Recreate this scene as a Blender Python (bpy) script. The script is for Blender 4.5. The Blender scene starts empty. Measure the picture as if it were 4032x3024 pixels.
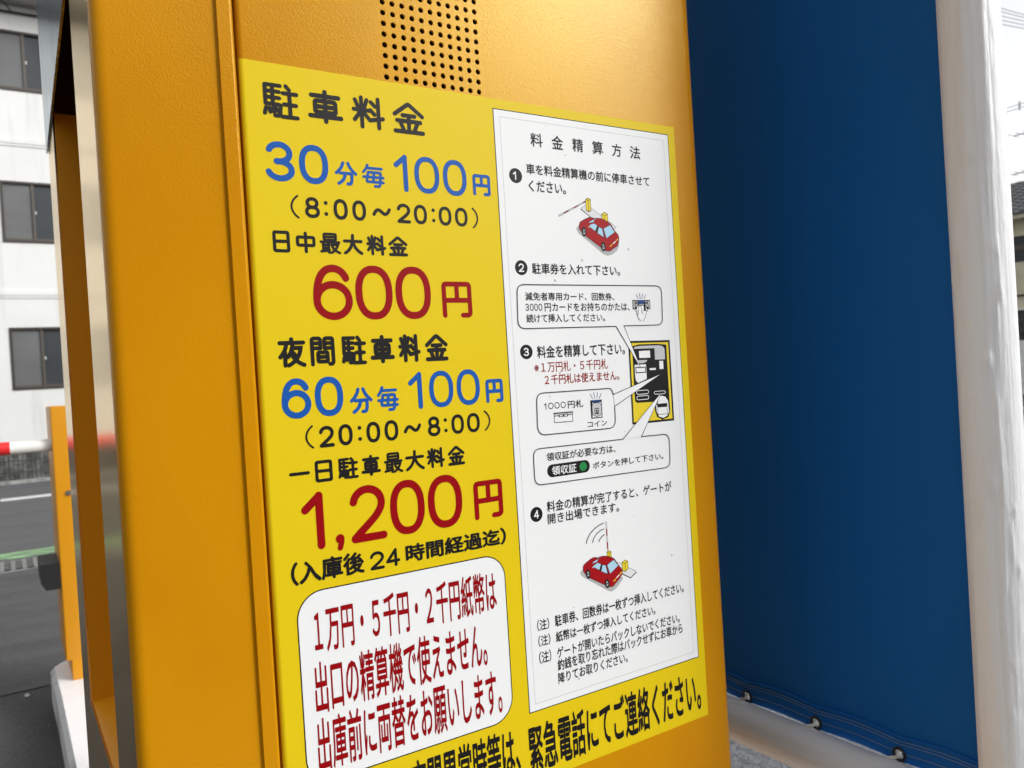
import bpy, bmesh, math, random, json
from mathutils import Vector, Matrix, noise
random.seed(4)
sc = bpy.context.scene
COL = sc.collection
R = math.radians
H = 1.25                      # camera height above the car park

# ------------------------------------------------------------------ camera
cd = bpy.data.cameras.new('camera'); cam = bpy.data.objects.new('camera', cd); COL.objects.link(cam)
cd.sensor_width = 36; cd.lens = 36 * 3150 / 4032; cd.clip_start = .02; cd.clip_end = 2000
cd.dof.use_dof = True; cd.dof.focus_distance = .62; cd.dof.aperture_fstop = 15
RT = Vector((0.84039292, -0.53854771, -0.06087772)); DN = Vector((-0.05618251, 0.02515448, -0.99810359)); FW = Vector((0.53905776, 0.84221946, -0.00911732))
cam.matrix_world = Matrix(((RT.x, -DN.x, -FW.x, 0), (RT.y, -DN.y, -FW.y, 0), (RT.z, -DN.z, -FW.z, H), (0, 0, 0, 1)))
sc.camera = cam

# ------------------------------------------------------------------ sky and sun (bright overcast)
SUN_EL, SUN_AZ = 29, 140      # azimuth measured from +Y towards +X
w = bpy.data.worlds.new('World'); sc.world = w; w.use_nodes = True
nt = w.node_tree; bg = nt.nodes['Background']
sky = nt.nodes.new('ShaderNodeTexSky'); sky.sky_type = 'NISHITA'; sky.sun_disc = False
sky.sun_elevation = R(SUN_EL); sky.sun_rotation = R(SUN_AZ); sky.dust_density = 3.0
hs = nt.nodes.new('ShaderNodeHueSaturation'); hs.inputs['Saturation'].default_value = .12; hs.inputs['Value'].default_value = 1.35
nt.links.new(sky.outputs[0], hs.inputs['Color']); nt.links.new(hs.outputs[0], bg.inputs[0])
bg.inputs[1].default_value = .15
sd = bpy.data.lights.new('sun', 'SUN'); sd.energy = .5; sd.angle = R(12); sd.color = (1, .97, .93)
so = bpy.data.objects.new('sun', sd); COL.objects.link(so)
az = R(SUN_AZ); dirv = Vector((math.sin(az) * math.cos(R(SUN_EL)), math.cos(az) * math.cos(R(SUN_EL)), math.sin(R(SUN_EL))))
so.rotation_euler = dirv.to_track_quat('Z', 'Y').to_euler(); so.location = (0, 0, 30)
sc.view_settings.view_transform = 'Standard'; sc.view_settings.look = 'None'
sc.view_settings.exposure = .42; sc.view_settings.gamma = 1

# ------------------------------------------------------------------ helpers
def mat(name, col, rough=.5, metal=0, spec=.5, bump=None, var=None, coat=0, tint=None):
    """bump = [(scale xyz, detail, strength, distance)], var = [(scale xyz, detail, colour2, lo, hi)]"""
    m = bpy.data.materials.new(name); m.use_nodes = True
    n = m.node_tree; b = n.nodes['Principled BSDF']; L = n.links
    b.inputs['Base Color'].default_value = (*col, 1); b.inputs['Roughness'].default_value = rough
    b.inputs['Metallic'].default_value = metal; b.inputs['Specular IOR Level'].default_value = spec
    if tint: b.inputs['Specular Tint'].default_value = (*tint, 1)
    if coat: b.inputs['Coat Weight'].default_value = coat; b.inputs['Coat Roughness'].default_value = .12
    tc = n.nodes.new('ShaderNodeTexCoord')
    def nz(scale, detail):
        mp = n.nodes.new('ShaderNodeMapping'); mp.inputs['Scale'].default_value = scale
        L.new(tc.outputs['Object'], mp.inputs[0])
        t = n.nodes.new('ShaderNodeTexNoise'); t.inputs['Scale'].default_value = 1; t.inputs['Detail'].default_value = detail
        L.new(mp.outputs[0], t.inputs['Vector']); return t
    prev = None
    for (s, d, c2, lo, hi) in (var or []):
        t = nz(s, d); r = n.nodes.new('ShaderNodeMapRange'); r.inputs['From Min'].default_value = lo; r.inputs['From Max'].default_value = hi
        L.new(t.outputs['Fac'], r.inputs['Value'])
        mx = n.nodes.new('ShaderNodeMix'); mx.data_type = 'RGBA'
        L.new(r.outputs[0], mx.inputs['Factor'])
        if prev: L.new(prev, mx.inputs['A'])
        else: mx.inputs['A'].default_value = (*col, 1)
        mx.inputs['B'].default_value = (*c2, 1); prev = mx.outputs['Result']
    if prev: L.new(prev, b.inputs['Base Color'])
    pn = None
    for (s, d, st, di) in (bump or []):
        t = nz(s, d); bp = n.nodes.new('ShaderNodeBump'); bp.inputs['Strength'].default_value = st; bp.inputs['Distance'].default_value = di
        L.new(t.outputs['Fac'], bp.inputs['Height'])
        if pn: L.new(pn, bp.inputs['Normal'])
        pn = bp.outputs[0]
    if pn: L.new(pn, b.inputs['Normal'])
    return m

ORANGE = (.55, .234, .003)
M = {
 'orange': mat('orange powder coat', ORANGE, .17, spec=.30, tint=(.95, .88, .26), bump=[((800,)*3, 2, .55, .00028), ((300,)*3, 1, .06, .0003)], var=[((6, 6, 3), 3, (.47, .18, .003), .45, .75)]),
 'orange_plain': mat('orange paint', (.62, .262, .004), .35, bump=[((300,)*3, 2, .3, .0005)]),
 'recess_orange_lit': mat('orange recess lit tone', (.74, .33, .004), .4, bump=[((300,)*3, 2, .3, .0005)]),  # orange raised so the light on the recess floor sits in the colour
 'steel': mat('brushed stainless', (.88, .76, .56), .16, metal=1, tint=(.88, .77, .58), bump=[((900, 900, 900), 2, .25, .0002), ((60, 60, 90), 2, .1, .0004)]),
 'steel_sky_streaks': mat('stainless with painted reflections', (.36, .41, .44), .16, metal=1, tint=(.62, .68, .72), bump=[((300, 260, 5), 3, .5, .0006)], var=[((300, 240, 3), 4, (.78, .8, .82), .48, .62)]),  # blue tone and pale streaks paint sky reflections into the brushed steel
 'pocket_shade': mat('recess shade brown', (.05, .024, .002), .5, spec=.2),  # shadow behind the hood, painted as a dark brown tone
 'dark': mat('dark inside', (.004, .003, .003), .8, spec=.1),
 'black_rubber': mat('black rubber', (.012, .012, .012), .6, spec=.3, bump=[((200,)*3, 2, .2, .001)]),
 'tarp': mat('blue vinyl', (.0076, .122, .40), .55, spec=.12, bump=[((1500, 1500, 1500), 1, .12, .0002), ((3, 5, 1.2), 2, .25, .01)], var=[((2, 3, 2), 3, (.0084, .134, .43), .4, .7)]),
 'tarp_hem': mat('blue vinyl hem', (.0075, .12, .43), .5, spec=.15, bump=[((1500,)*3, 1, .12, .0002), ((30, 40, 30), 2, .2, .002)]),
 'thread': mat('grey thread', (.16, .23, .32), .8),
 'grommet': mat('black grommet', (.01, .01, .011), .4),
 'cord': mat('white cord', (.75, .74, .70), .7, bump=[((600, 300, 600), 2, .5, .001)], var=[((80,)*3, 2, (.45, .44, .4), .45, .7)]),
 'pole': mat('white brushed paint', (.85, .86, .87), .42, spec=.45, bump=[((260, 260, 7), 4, .6, .0012), ((120, 120, 50), 3, .5, .002)], var=[((120, 120, 2.2), 4, (.79, .79, .785), .45, .65), ((30, 30, 14), 3, (.80, .79, .76), .55, .75)]),
 'rail': mat('grey brushed paint', (.76, .76, .76), .38, spec=.5, bump=[((260, 9, 260), 3, .4, .0006)], var=[((90, 5, 90), 3, (.68, .675, .67), .45, .7)]),
 'asphalt': mat('dark asphalt', (.072, .072, .073), .85, spec=.3, bump=[((180,)*3, 3, .7, .006), ((40,)*3, 3, .4, .01)], var=[((2.3, .8, 1), 5, (.042, .042, .043), .42, .62), ((95,)*3, 3, (.13, .13, .13), .56, .74), ((60,)*3, 2, (.022, .022, .023), .60, .72)]),
 'lot': mat('grey lot asphalt', (.088, .087, .086), .85, spec=.3, bump=[((140,)*3, 3, .6, .006)], var=[((1.6, 5, 1), 5, (.068, .068, .068), .42, .62), ((80,)*3, 3, (.15, .15, .15), .58, .76)]),
 'road': mat('worn asphalt', (.105, .107, .105), .85, spec=.3, bump=[((120,)*3, 3, .5, .006)], var=[((.5, 3.5, 1), 5, (.085, .087, .086), .4, .65), ((90,)*3, 2, (.14, .14, .14), .55, .75)]),
 'far_lane': mat('road shoulder', (.085, .087, .09), .85, spec=.3, var=[((.4, 6, 1), 5, (.14, .14, .145), .45, .7)]),
 'gravel': mat('grey concrete apron', (.17, .175, .185), .9, spec=.2, bump=[((90,)*3, 3, .8, .01)], var=[((35,)*3, 4, (.10, .105, .11), .4, .62), ((110,)*3, 2, (.24, .245, .25), .55, .7)]),
 'white_line': mat('worn white line', (.62, .62, .62), .8, var=[((1.3, 4, 1), 4, (.2, .2, .2), .62, .7)]),
 'green_line': mat('worn green line', (.27, .50, .23), .85, var=[((5, 16, 1), 5, (.12, .135, .12), .42, .62)]),
 'island': mat('white painted concrete', (.86, .86, .86), .6, bump=[((50,)*3, 4, .35, .004)], var=[((5, 2, 3), 5, (.74, .74, .735), .5, .72)]),
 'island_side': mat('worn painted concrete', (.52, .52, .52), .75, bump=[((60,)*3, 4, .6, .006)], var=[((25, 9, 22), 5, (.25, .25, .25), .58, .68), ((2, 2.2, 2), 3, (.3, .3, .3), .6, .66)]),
 'concrete': mat('grey concrete', (.30, .30, .29), .85, bump=[((40,)*3, 4, .5, .01)], var=[((7, 7, 7), 5, (.16, .16, .155), .42, .62)]),
 'grate': mat('galvanised grate', (.26, .26, .255), .55, metal=.3, var=[((20,)*3, 3, (.16, .16, .155), .4, .7)]),
 'wall_white': mat('white render', (.65, .655, .645), .8, spec=.2, bump=[((60,)*3, 3, .3, .004)], var=[((.5, .5, .9), 4, (.61, .612, .60), .4, .7), ((5, 5, .35), 4, (.55, .55, .535), .54, .72)]),
 'grey_render': mat('grey render', (.24, .235, .23), .85, var=[((1, 1, 1), 3, (.18, .175, .17), .4, .7)]),
 'soffit': mat('grey soffit', (.40, .385, .37), .8, var=[((1, 1, 1), 3, (.34, .33, .315), .4, .7)]),
 'bronze': mat('bronze frame', (.035, .029, .024), .45, metal=.2),
 'bronze_light': mat('bronze sash', (.075, .063, .052), .45, metal=.2),
 'curtain': mat('frosted pane', (.11, .113, .112), .35, spec=.25, var=[((1, 1, 2), 2, (.13, .135, .135), .4, .7)]),
 'pane': mat('dark pane', (.035, .04, .045), .3, spec=.25, var=[((1, 1, .6), 2, (.05, .055, .06), .4, .7)]),
 'latch': mat('pale latch', (.5, .5, .48), .4),
 'stone': mat('mottled block', (.22, .22, .21), .9, bump=[((25,)*3, 4, .8, .02)], var=[((9, 9, 9), 5, (.085, .085, .08), .42, .6), ((26,)*3, 3, (.38, .38, .37), .6, .72)]),
 'fence': mat('dark mesh wire', (.035, .034, .03), .6),
 'red': mat('red arm band', (.72, .02, .018), .4),
 'arm_white': mat('white arm', (.78, .78, .75), .4),
 'lock': mat('lock metal', (.25, .24, .22), .35, metal=.8),
 'cream': mat('cream siding', (.62, .57, .42), .8, bump=[((2, 2, 90), 2, .3, .01)], var=[((2, 2, 2), 3, (.5, .46, .34), .45, .75)]),
 'tile': mat('grey roof tile', (.075, .076, .08), .5),
 'line_dark': mat('dark gap', (.012, .012, .012), .8),
 'leaf': mat('dark lattice', (.06, .062, .062), .8, var=[((9, 9, 9), 4, (.02, .02, .02), .4, .6)]),
 'white_wall': mat('white panel', (.78, .79, .80), .6, var=[((6, 6, 6), 4, (.66, .69, .69), .45, .65)]),
 'antenna': mat('antenna metal', (.12, .12, .12), .5, metal=.4),
 'wire': mat('cable', (.5, .51, .51), .7),
 'pole_concrete': mat('utility pole', (.4, .4, .39), .8),
 'pebble': mat('pale pebble', (.6, .58, .53), .8),
 # printing
 'yellow': mat('yellow vinyl', (.70, .515, .008), .42, spec=.1, bump=[((160,)*3, 2, .06, .0005)]),
 'paper': mat('white vinyl', (.78, .79, .79), .42, spec=.12, bump=[((160,)*3, 2, .05, .0005)], var=[((170,)*3, 0, (.42, .42, .41), .835, .845)]),
 'ink': mat('black print', (.010, .009, .009), .45, spec=.14, bump=[((160,)*3, 2, .06, .0005)]),
 'redink': mat('red print', (.27, .001, .003), .45, spec=.1),
 'blueink': mat('blue print', (.006, .085, .36), .45, spec=.14),
}
def flat(n, c): M[n] = mat('print ' + n, c, .45, spec=.12)
flat('p_shade', (.42, .42, .42)); flat('p_pale', (.68, .68, .69)); flat('p_car', (.33, .005, .009)); flat('p_gold', (.72, .56, .03)); flat('p_glass', (.38, .60, .74))
flat('p_grey', (.38, .38, .39)); flat('p_lgrey', (.50, .51, .52)); flat('p_navy', (.012, .06, .22)); flat('p_green', (.02, .22, .06)); flat('p_line', (.5, .5, .52))
M['black'] = M['ink']; M['p_black'] = M['ink']; M['p_white'] = M['paper']; M['white'] = M['paper']

def obj(name, verts, faces, m, parent=None, smooth=None, loc=None):
    me = bpy.data.meshes.new(name); me.from_pydata([tuple(v) for v in verts], [], faces); me.update()
    ms = m if isinstance(m, (list, tuple)) else [m]
    for x in ms: me.materials.append(M[x] if isinstance(x, str) else x)
    if smooth is not None:
        for p in me.polygons: p.use_smooth = True
        me.set_sharp_from_angle(angle=R(smooth))
    o = bpy.data.objects.new(name, me); COL.objects.link(o)
    if parent:
        o.parent = parent; o.matrix_parent_inverse = Matrix.Translation(parent.matrix_world.translation).inverted() if parent.parent is None else Matrix.Identity(4)
        if parent.parent is not None:
            t = parent.matrix_world.translation
            o.matrix_parent_inverse = Matrix.Translation(t).inverted()
    return o
class MB:
    def __init__(s): s.v = []; s.f = []; s.mi = []
    def add(s, vs, fs, mi=0):
        k = len(s.v); s.v += [tuple(v) for v in vs]; s.f += [tuple(i + k for i in f) for f in fs]; s.mi += [mi] * len(fs)
    def box(s, a, b, mi=0):
        x0, y0, z0 = a; x1, y1, z1 = b
        s.add([(x0, y0, z0), (x1, y0, z0), (x1, y1, z0), (x0, y1, z0), (x0, y0, z1), (x1, y0, z1), (x1, y1, z1), (x0, y1, z1)],
              [(0, 3, 2, 1), (4, 5, 6, 7), (0, 1, 5, 4), (1, 2, 6, 5), (2, 3, 7, 6), (3, 0, 4, 7)], mi)
    def tube(s, pts, r, n=12, mi=0, cap=True):
        pts = [Vector(p) for p in pts]; rr = r if isinstance(r, (list, tuple)) else [r] * len(pts); ring = []
        for i, p in enumerate(pts):
            d = (pts[min(i + 1, len(pts) - 1)] - pts[max(i - 1, 0)]).normalized()
            a = d.orthogonal().normalized() if i == 0 else (a - d * a.dot(d)).normalized()
            b = d.cross(a); ring.append([p + (a * math.cos(2 * math.pi * k / n) + b * math.sin(2 * math.pi * k / n)) * rr[i] for k in range(n)])
        vs = [v for q in ring for v in q]; fs = []
        for i in range(len(pts) - 1):
            for k in range(n): fs.append((i * n + k, i * n + (k + 1) % n, (i + 1) * n + (k + 1) % n, (i + 1) * n + k))
        if cap: fs += [tuple(range(n))[::-1], tuple(range((len(pts) - 1) * n, len(pts) * n))]
        s.add(vs, fs, mi)
    def build(s, name, m, parent=None, smooth=None):
        o = obj(name, s.v, s.f, m, parent, smooth)
        for p, i in zip(o.data.polygons, s.mi): p.material_index = i
        return o
def empty(name, loc, label, cat, group=None):
    o = bpy.data.objects.new(name, None); COL.objects.link(o); o.location = loc; o.empty_display_size = .1
    o.matrix_world = Matrix.Translation(Vector(loc))
    return tag(o, label, cat, group)
def tag(o, label=None, cat=None, group=None, kind=None):
    if label: o['label'] = label
    if cat: o['category'] = cat
    if group: o['group'] = group
    if kind: o['kind'] = kind
    return o
def box(name, a, b, m, parent=None, bevel=0):
    q = MB(); q.box(a, b); o = q.build(name, m, parent)
    if bevel:
        bm = bmesh.new(); bm.from_mesh(o.data); bmesh.ops.bevel(bm, geom=bm.edges[:], offset=bevel, segments=3, profile=.5, affect='EDGES'); bm.to_mesh(o.data); bm.free()
        for p in o.data.polygons: p.use_smooth = True
        o.data.set_sharp_from_angle(angle=R(50))
    return o
def sheet(name, x0, y0, x1, y1, z, m, label=None):
    o = obj(name, [(x0, y0, z), (x1, y0, z), (x1, y1, z), (x0, y1, z)], [(0, 1, 2, 3)], m)
    o['kind'] = 'structure'
    return o

# ================================================================== SETTING
sheet('ground', -300, -300, 300, 300, 0, 'asphalt')
sheet('car_park', -60, 4.15, .76, 7.72, .004, 'lot')
sheet('road', -60, 7.72, 60, 15.2, .004, 'road')
sheet('road_shoulder', -60, 13.0, 60, 15.2, .008, 'far_lane')
sheet('concrete_apron', .76, 1.2, 30, 7.0, .004, 'gravel')
q = MB(); x = -20.0
while x < 20:
    L = 1.3 + random.random() * .6; q.box((x, 12.68, .002), (x + L - .03, 12.94, .0115)); x += L
tag(q.build('road_line', 'white_line'), kind='structure')
q = MB(); q.box((-20, 7.80, .002), (20, 7.93, .009)); q.box((-20, 7.985, .002), (20, 8.10, .009)); tag(q.build('green_line', 'green_line'), kind='structure')
q = MB(); q.box((-40, 15.2, 0), (40, 15.36, .06)); tag(q.build('kerb', 'concrete'), kind='structure')

# island the machines stand on: extruded outline with worn chamfered edge
il = [(.112, -1.2), (.75, -1.2), (.75, 4.0), (.22, 4.0)]
for k in range(1, 7):
    a = R(90 + 90 * k / 6 * .85); il.append((.235 + .125 * math.cos(a), 3.86 + .14 * math.sin(a)))
il.append((.118, 3.5))
q = MB(); n = len(il); zt = .15
cxm = .43
def inset(p, d):
    return (p[0] + (d if p[0] < cxm else -d), p[1] - (d if p[1] > 3.9 else 0))
v = [(x, y, 0) for x, y in il] + [(x, y, zt - .02) for x, y in il] + [(*inset(p, .016), zt) for p in il]
f = []; mi = []
for k in range(n):
    f.append((k, (k + 1) % n, n + (k + 1) % n, n + k)); mi.append(1)
    f.append((n + k, n + (k + 1) % n, 2 * n + (k + 1) % n, 2 * n + k)); mi.append(1)
f.append(tuple(range(2 * n, 3 * n))); mi.append(0)
q.v = v; q.f = f; q.mi = mi
isl = q.build('kerb_island', ['island', 'island_side']); isl['kind'] = 'structure'

# ------------------------------------------------------------------ drain grate
g = empty('drain_grate', (0, 7.42, 0), 'galvanised drain grate running across the asphalt beside the green line', 'drain grate')
q = MB(); q.box((-3, 7.19, .001), (3, 7.68, .006)); q.build('frame', 'concrete', g)
q = MB(); q.box((-3, 7.225, .004), (3, 7.64, .0095)); q.build('channel', 'line_dark', g)
q = MB()
x = -3.0
while x < 3: q.box((x, 7.225, .006), (x + .028, 7.64, .016)); x += .075
for y in (7.30, 7.37, 7.44, 7.51, 7.58): q.box((-3, y, .005), (3, y + .012, .013))
q.build('bars', 'grate', g)

# ------------------------------------------------------------------ building opposite
YB = 18.0
bd = empty('white_building', (2, YB, 0), 'plain white rendered building across the road with three rows of sliding windows', 'building')
ZS = [(.317 + H, 1.517 + H), (3.15 + H, 4.33 + H), (6.08 + H, 7.24 + H)]; XW = [.22 + k * 3.3 for k in range(-6, 5)]; WW = 1.12
xs = sorted([-40, 17] + XW + [x + WW for x in XW]); zs = sorted([0, 12] + [z for p in ZS for z in p])
zs[-1] = 8.98
q = MB()
for i in range(len(xs) - 1):
    for j in range(len(zs) - 1):
        xa, xb, za, zb = xs[i], xs[i + 1], zs[j], zs[j + 1]
        if any(abs(xa - x) < 1e-6 for x in XW) and any(abs(za - p[0]) < 1e-6 for p in ZS):
            d = .09
            for a, b in (((xa, za), (xb, za)), ((xb, za), (xb, zb)), ((xb, zb), (xa, zb)), ((xa, zb), (xa, za))):
                q.add([(a[0], YB, a[1]), (b[0], YB, b[1]), (b[0], YB + d, b[1]), (a[0], YB + d, a[1])], [(0, 1, 2, 3)])
        else: q.add([(xa, YB, za), (xb, YB, za), (xb, YB, zb), (xa, YB, zb)], [(0, 1, 2, 3)])
q.build('wall', 'wall_white', bd)
for z0, z1 in ((2.08 + H, 2.22 + H), (5.01 + H, 5.15 + H)):
    q = MB(); q.box((-40, YB - .02, z0), (17, YB + .01, z0 + .05)); q.box((-40, YB - .035, z0 + .05), (17, YB + .01, z1)); q.build('floor_band', 'wall_white', bd)
q = MB(); q.box((-40, YB - .9, 9.0), (17, YB + .3, 9.25)); q.box((-40, YB - .9, 9.25), (17, YB - .8, 9.9)); q.build('eave', 'soffit', bd)
q = MB(); q.tube([(-40, YB - .06, 7.578 + H), (17, YB - .06, 7.578 + H)], .022, 8)
for k in range(-8, 9):
    q.tube([(.62 + k * .9, YB - .06, 7.58 + H), (.40 + k * .9, YB - .3, 7.72 + H), (.3 + k * .9, YB - .7, 9.0)], .012, 6)
q.build('eave_line', 'bronze', bd)  # thin dark line along the wall below the eave, with brackets
def win(x, z0, z1):
    y = YB + .04; xm = x + .535
    q = MB(); t = .045
    q.box((x, y - .06, z0), (x + WW, y + .05, z0 + t)); q.box((x, y - .06, z1 - t), (x + WW, y + .05, z1))
    q.box((x, y - .06, z0 + t), (x + t, y + .05, z1 - t)); q.box((x + WW - t, y - .06, z0 + t), (x + WW, y + .05, z1 - t))
    w_ = q.build('window', 'bronze', bd)
    q = MB(); q.box((xm - .02, y - .04, z0 + t), (xm + .025, y + .03, z1 - t)); q.box((x + t, y - .03, z0 + t), (x + WW - t, y + .03, z0 + t + .04)); q.build('sash', 'bronze_light', w_)
    q = MB(); q.box((x + t, y - .005, z0 + t + .04), (xm - .02, y + .0, z1 - t)); q.build('pane', 'curtain', w_)
    q = MB(); q.box((xm + .025, y + .01, z0 + t + .04), (x + WW - t, y + .015, z1 - t)); q.build('pane', 'pane', w_)
    q = MB(); q.box((xm + .027, y - .03, (z0 + z1) / 2 - .03), (xm + .05, y + .008, (z0 + z1) / 2 + .03)); q.build('latch', 'latch', w_)
    return w_
w0 = [win(XW[6], *z) for z in ZS]
for j, wo in enumerate(w0):
    kids = [o for o in bpy.data.objects if o.parent == wo]
    for k, x in enumerate(XW):
        if k == 6 or k > 9: continue
        c = wo.copy(); COL.objects.link(c); c.location = wo.location + Vector((x - XW[6], 0, 0))
        for o in kids:
            d = o.copy(); COL.objects.link(d); d.parent = c

# added out of view: walls with a gap that shape the door's highlight
lb = empty('added_grey_building', (3, -16.0, 0), 'unseen plain grey building added behind the camera to shape reflections in the orange door', 'building')
q = MB(); q.box((-40, -22, 0), (8.5, -16, 8.6)); q.box((25, -22, 0), (60, -16, 8.6)); q.box((8.5, -21.9, 0), (25, -16.1, 4.2)); q.build('wall', 'grey_render', lb)
q = MB(); q.box((-40.2, -22.2, 8.6), (8.6, -15.8, 8.8)); q.box((24.9, -22.2, 8.6), (60.2, -15.8, 8.8)); q.build('roof', 'soffit', lb)
bw = empty('block_wall', (0, 15.6, 0), 'low mottled grey block wall at the foot of the white building', 'wall')
q = MB(); q.box((-14, 15.5, 0), (14, 15.7, .58)); q.build('blocks', 'stone', bw)
q = MB(); q.box((-14, 15.47, .58), (14, 15.73, .63)); q.build('coping', 'concrete', bw)
fe = empty('mesh_fence', (0, 15.42, 0), 'dark wire mesh fence standing in front of the grey block wall', 'fence')
q = MB(); x = -6.0
while x < 6: q.box((x, 15.415, .06), (x + .012, 15.425, .62)); x += .0625
for z in (.17, .36, .53): q.box((-6, 15.405, z), (6, 15.415, z + .018))
q.build('mesh_panel', 'fence', fe)
for k in range(-15, 16):
    q = MB(); q.box((.06 + k * .38 - .008, 15.39, .06), (.06 + k * .38 + .008, 15.404, .66)); q.build('post', 'fence', fe)

# ------------------------------------------------------------------ barrier gate
YG = 3.646
ga = empty('barrier_gate', (.33, YG + .17, .15), 'yellow barrier gate cabinet with red and white boom arm on the white island', 'barrier gate')
box('cabinet', (.163, YG, H - 1.02), (.52, YG + .34, H - .006), 'orange_plain', ga, .006)
box('plinth', (.182, YG, .15), (.50, YG + .30, H - 1.018), 'orange_plain', ga, .003)
q = MB(); q.tube([(.2085, YG + .002, H - .354), (.2085, YG - .006, H - .354)], [.0105, .0105], 20); q.tube([(.2085, YG - .006, H - .354), (.2085, YG - .009, H - .354)], [.006, .0055], 12); q.build('lock', 'lock', ga, 40)
q = MB(); bx0, bx1, bz0, bz1 = .095, .163, H - .729, H - .625
pr = [(bx1, bz0), (bx0 + .017, bz0), (bx0, bz0 + .028), (bx0, bz1), (bx1, bz1)]
y0, y1 = YG + .005, YG + .26
q.v = [(x, y0, z) for x, z in pr] + [(x, y1, z) for x, z in pr]
q.f = [(0, 1, 2, 3, 4)[::-1], (5, 6, 7, 8, 9)] + [(k, (k + 1) % 5, 5 + (k + 1) % 5, 5 + k) for k in range(5)]; q.mi = [0] * 7
q.build('bumper', 'black_rubber', ga)
az_ = H - .160; ay = YG + .06; ar = .0245
q = MB(); q.tube([(.166, ay, az_), (-4.2, ay, az_)], ar, 24); arm = q.build('boom_arm', 'arm_white', ga, 40)
x = .022
while x > -4.1:
    q = MB(); q.tube([(x, ay, az_), (x - .42, ay, az_)], ar + .0006, 24, cap=False); q.build('red_band', 'red', arm, 40); x -= .60

# pebble on the asphalt
bm = bmesh.new(); bmesh.ops.create_icosphere(bm, subdivisions=2, radius=.011)
for v in bm.verts: v.co *= 1 + .3 * noise.noise(v.co * 90); v.co.z *= .7
me = bpy.data.meshes.new('pebble'); bm.to_mesh(me); bm.free(); me.materials.append(M['pebble'])
pb = bpy.data.objects.new('pebble', me); COL.objects.link(pb); pb.location = (.027, 4.06, .007); tag(pb, 'small pale pebble lying alone on the dark asphalt left of the white island', 'pebble')

# ------------------------------------------------------------------ house, antenna and cables on the right
XH = 24.0; K = XH / 14
def zh(z): return z * K + H
ho = empty('tiled_house', (XH + 3, 12, 0), 'cream house with a dark tiled roof seen beyond the white post', 'house')
q = MB(); q.box((XH, 4, 0), (XH + 8, 20, zh(2.12))); q.build('wall', 'cream', ho)
# roof of curved tiles
q = MB(); rows, cols = 16, 56
ye0, ye1 = 3.4, 20.6; xe, ze = XH - .55, zh(2.09); xr, zr = XH + 4.0, zh(2.86) + .35
for i in range(rows):
    for j in range(cols):
        def pt(a, b, hgt):
            t = (i + a) / rows; X = xe + (xr - xe) * t; Zz = ze + (zr - ze) * t + hgt; Y = ye0 + (ye1 - ye0) * (j + b) / cols; return (X, Y, Zz)
        vs = []
        for a, hh in ((0, .035), (1.08, .0)):
            for b in range(5):
                vs.append(pt(a, b / 4, hh + .035 * math.sin(b / 4 * math.pi)))
        vs += [pt(0, b / 4, -.02) for b in range(5)]
        q.add(vs, [(k, k + 1, 6 + k, 5 + k) for k in range(4)] + [(10 + k, 11 + k, k + 1, k) for k in range(4)])
q.build('roof', 'tile', ho, 40)
q = MB(); q.box((XH - .5, 3.5, zh(2.02)), (XH + .02, 20.5, zh(2.085))); q.build('fascia', 'cream', ho)
q = MB(); q.box((XH - .12, 8, zh(1.765)), (XH - .002, 13.5, zh(1.83))); q.build('lintel', 'cream', ho)
wn = MB(); wn.box((XH - .03, 8.2, zh(1.36)), (XH - .002, 13.2, zh(1.76))); wn = wn.build('window', 'pane', ho)
q = MB(); q.box((XH - .06, 8.15, zh(1.545)), (XH - .032, 13.25, zh(1.62))); q.build('rail', 'bronze_light', wn)
q = MB(); q.box((XH - .05, 4.1, zh(.80)), (XH - .002, 19.9, zh(.825))); q.build('gap_line', 'line_dark', ho)
q = MB(); q.box((XH - .09, 4.1, zh(.575)), (XH - .002, 19.9, zh(.60))); q.build('ledge', 'white_wall', ho)
q = MB(); q.box((XH - .04, 8.5, zh(.09)), (XH - .002, 13, zh(.572))); q.build('lattice', 'leaf', ho)
q = MB(); q.box((22.0, 7, 0), (22.15, 13.5, H + .085 / 14 * 22)); gw = q.build('garden_wall', 'white_wall'); tag(gw, 'narrow glimpse of white garden wall below the cream house', 'wall')

an = empty('roof_antenna', (XH + .5, 10.92, zh(2.66)), 'thin television antenna mast standing on the tiled roof', 'antenna')
q = MB(); q.tube([(XH + .5, 10.92, zh(2.5)), (XH + .5, 10.92, zh(3.47))], .014, 8); q.tube([(XH + .5, 10.92, zh(3.08)), (XH + .5, 10.92, zh(3.14))], .04, 8); q.build('mast', 'antenna', an)
for zb, w0_, w1_ in ((3.45, .22, .6), (2.83, .3, .5)):
    q = MB(); q.tube([(XH + .3, 10.92 + w0_, zh(zb) - .04), (XH + .6, 10.92 - w1_, zh(zb) + .06)], .014, 6)
    for k in range(6):
        t = k / 5; y = 10.92 + w0_ - (w0_ + w1_) * t; q.tube([(XH + .3 + .3 * t - .32, y, zh(zb) - .04 + .1 * t), (XH + .3 + .3 * t + .32, y, zh(zb) - .04 + .1 * t)], .008, 5)
    q.build('antenna_boom', 'antenna', an)
up = empty('utility_pole', (28, 8.6, 0), 'concrete utility pole carrying the overhead cables right of the house', 'utility pole')
q = MB(); q.tube([(28, 8.6, 0), (28, 8.6, 10.6)], [.16, .11], 16); q.build('shaft', 'pole_concrete', up, 40)
q = MB(); q.box((27.95, 7.9, 8.6), (28.05, 9.4, 8.7)); q.box((27.95, 7.9, 9.6), (28.05, 9.4, 9.7)); q.build('crossarm', 'grate', up)
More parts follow.
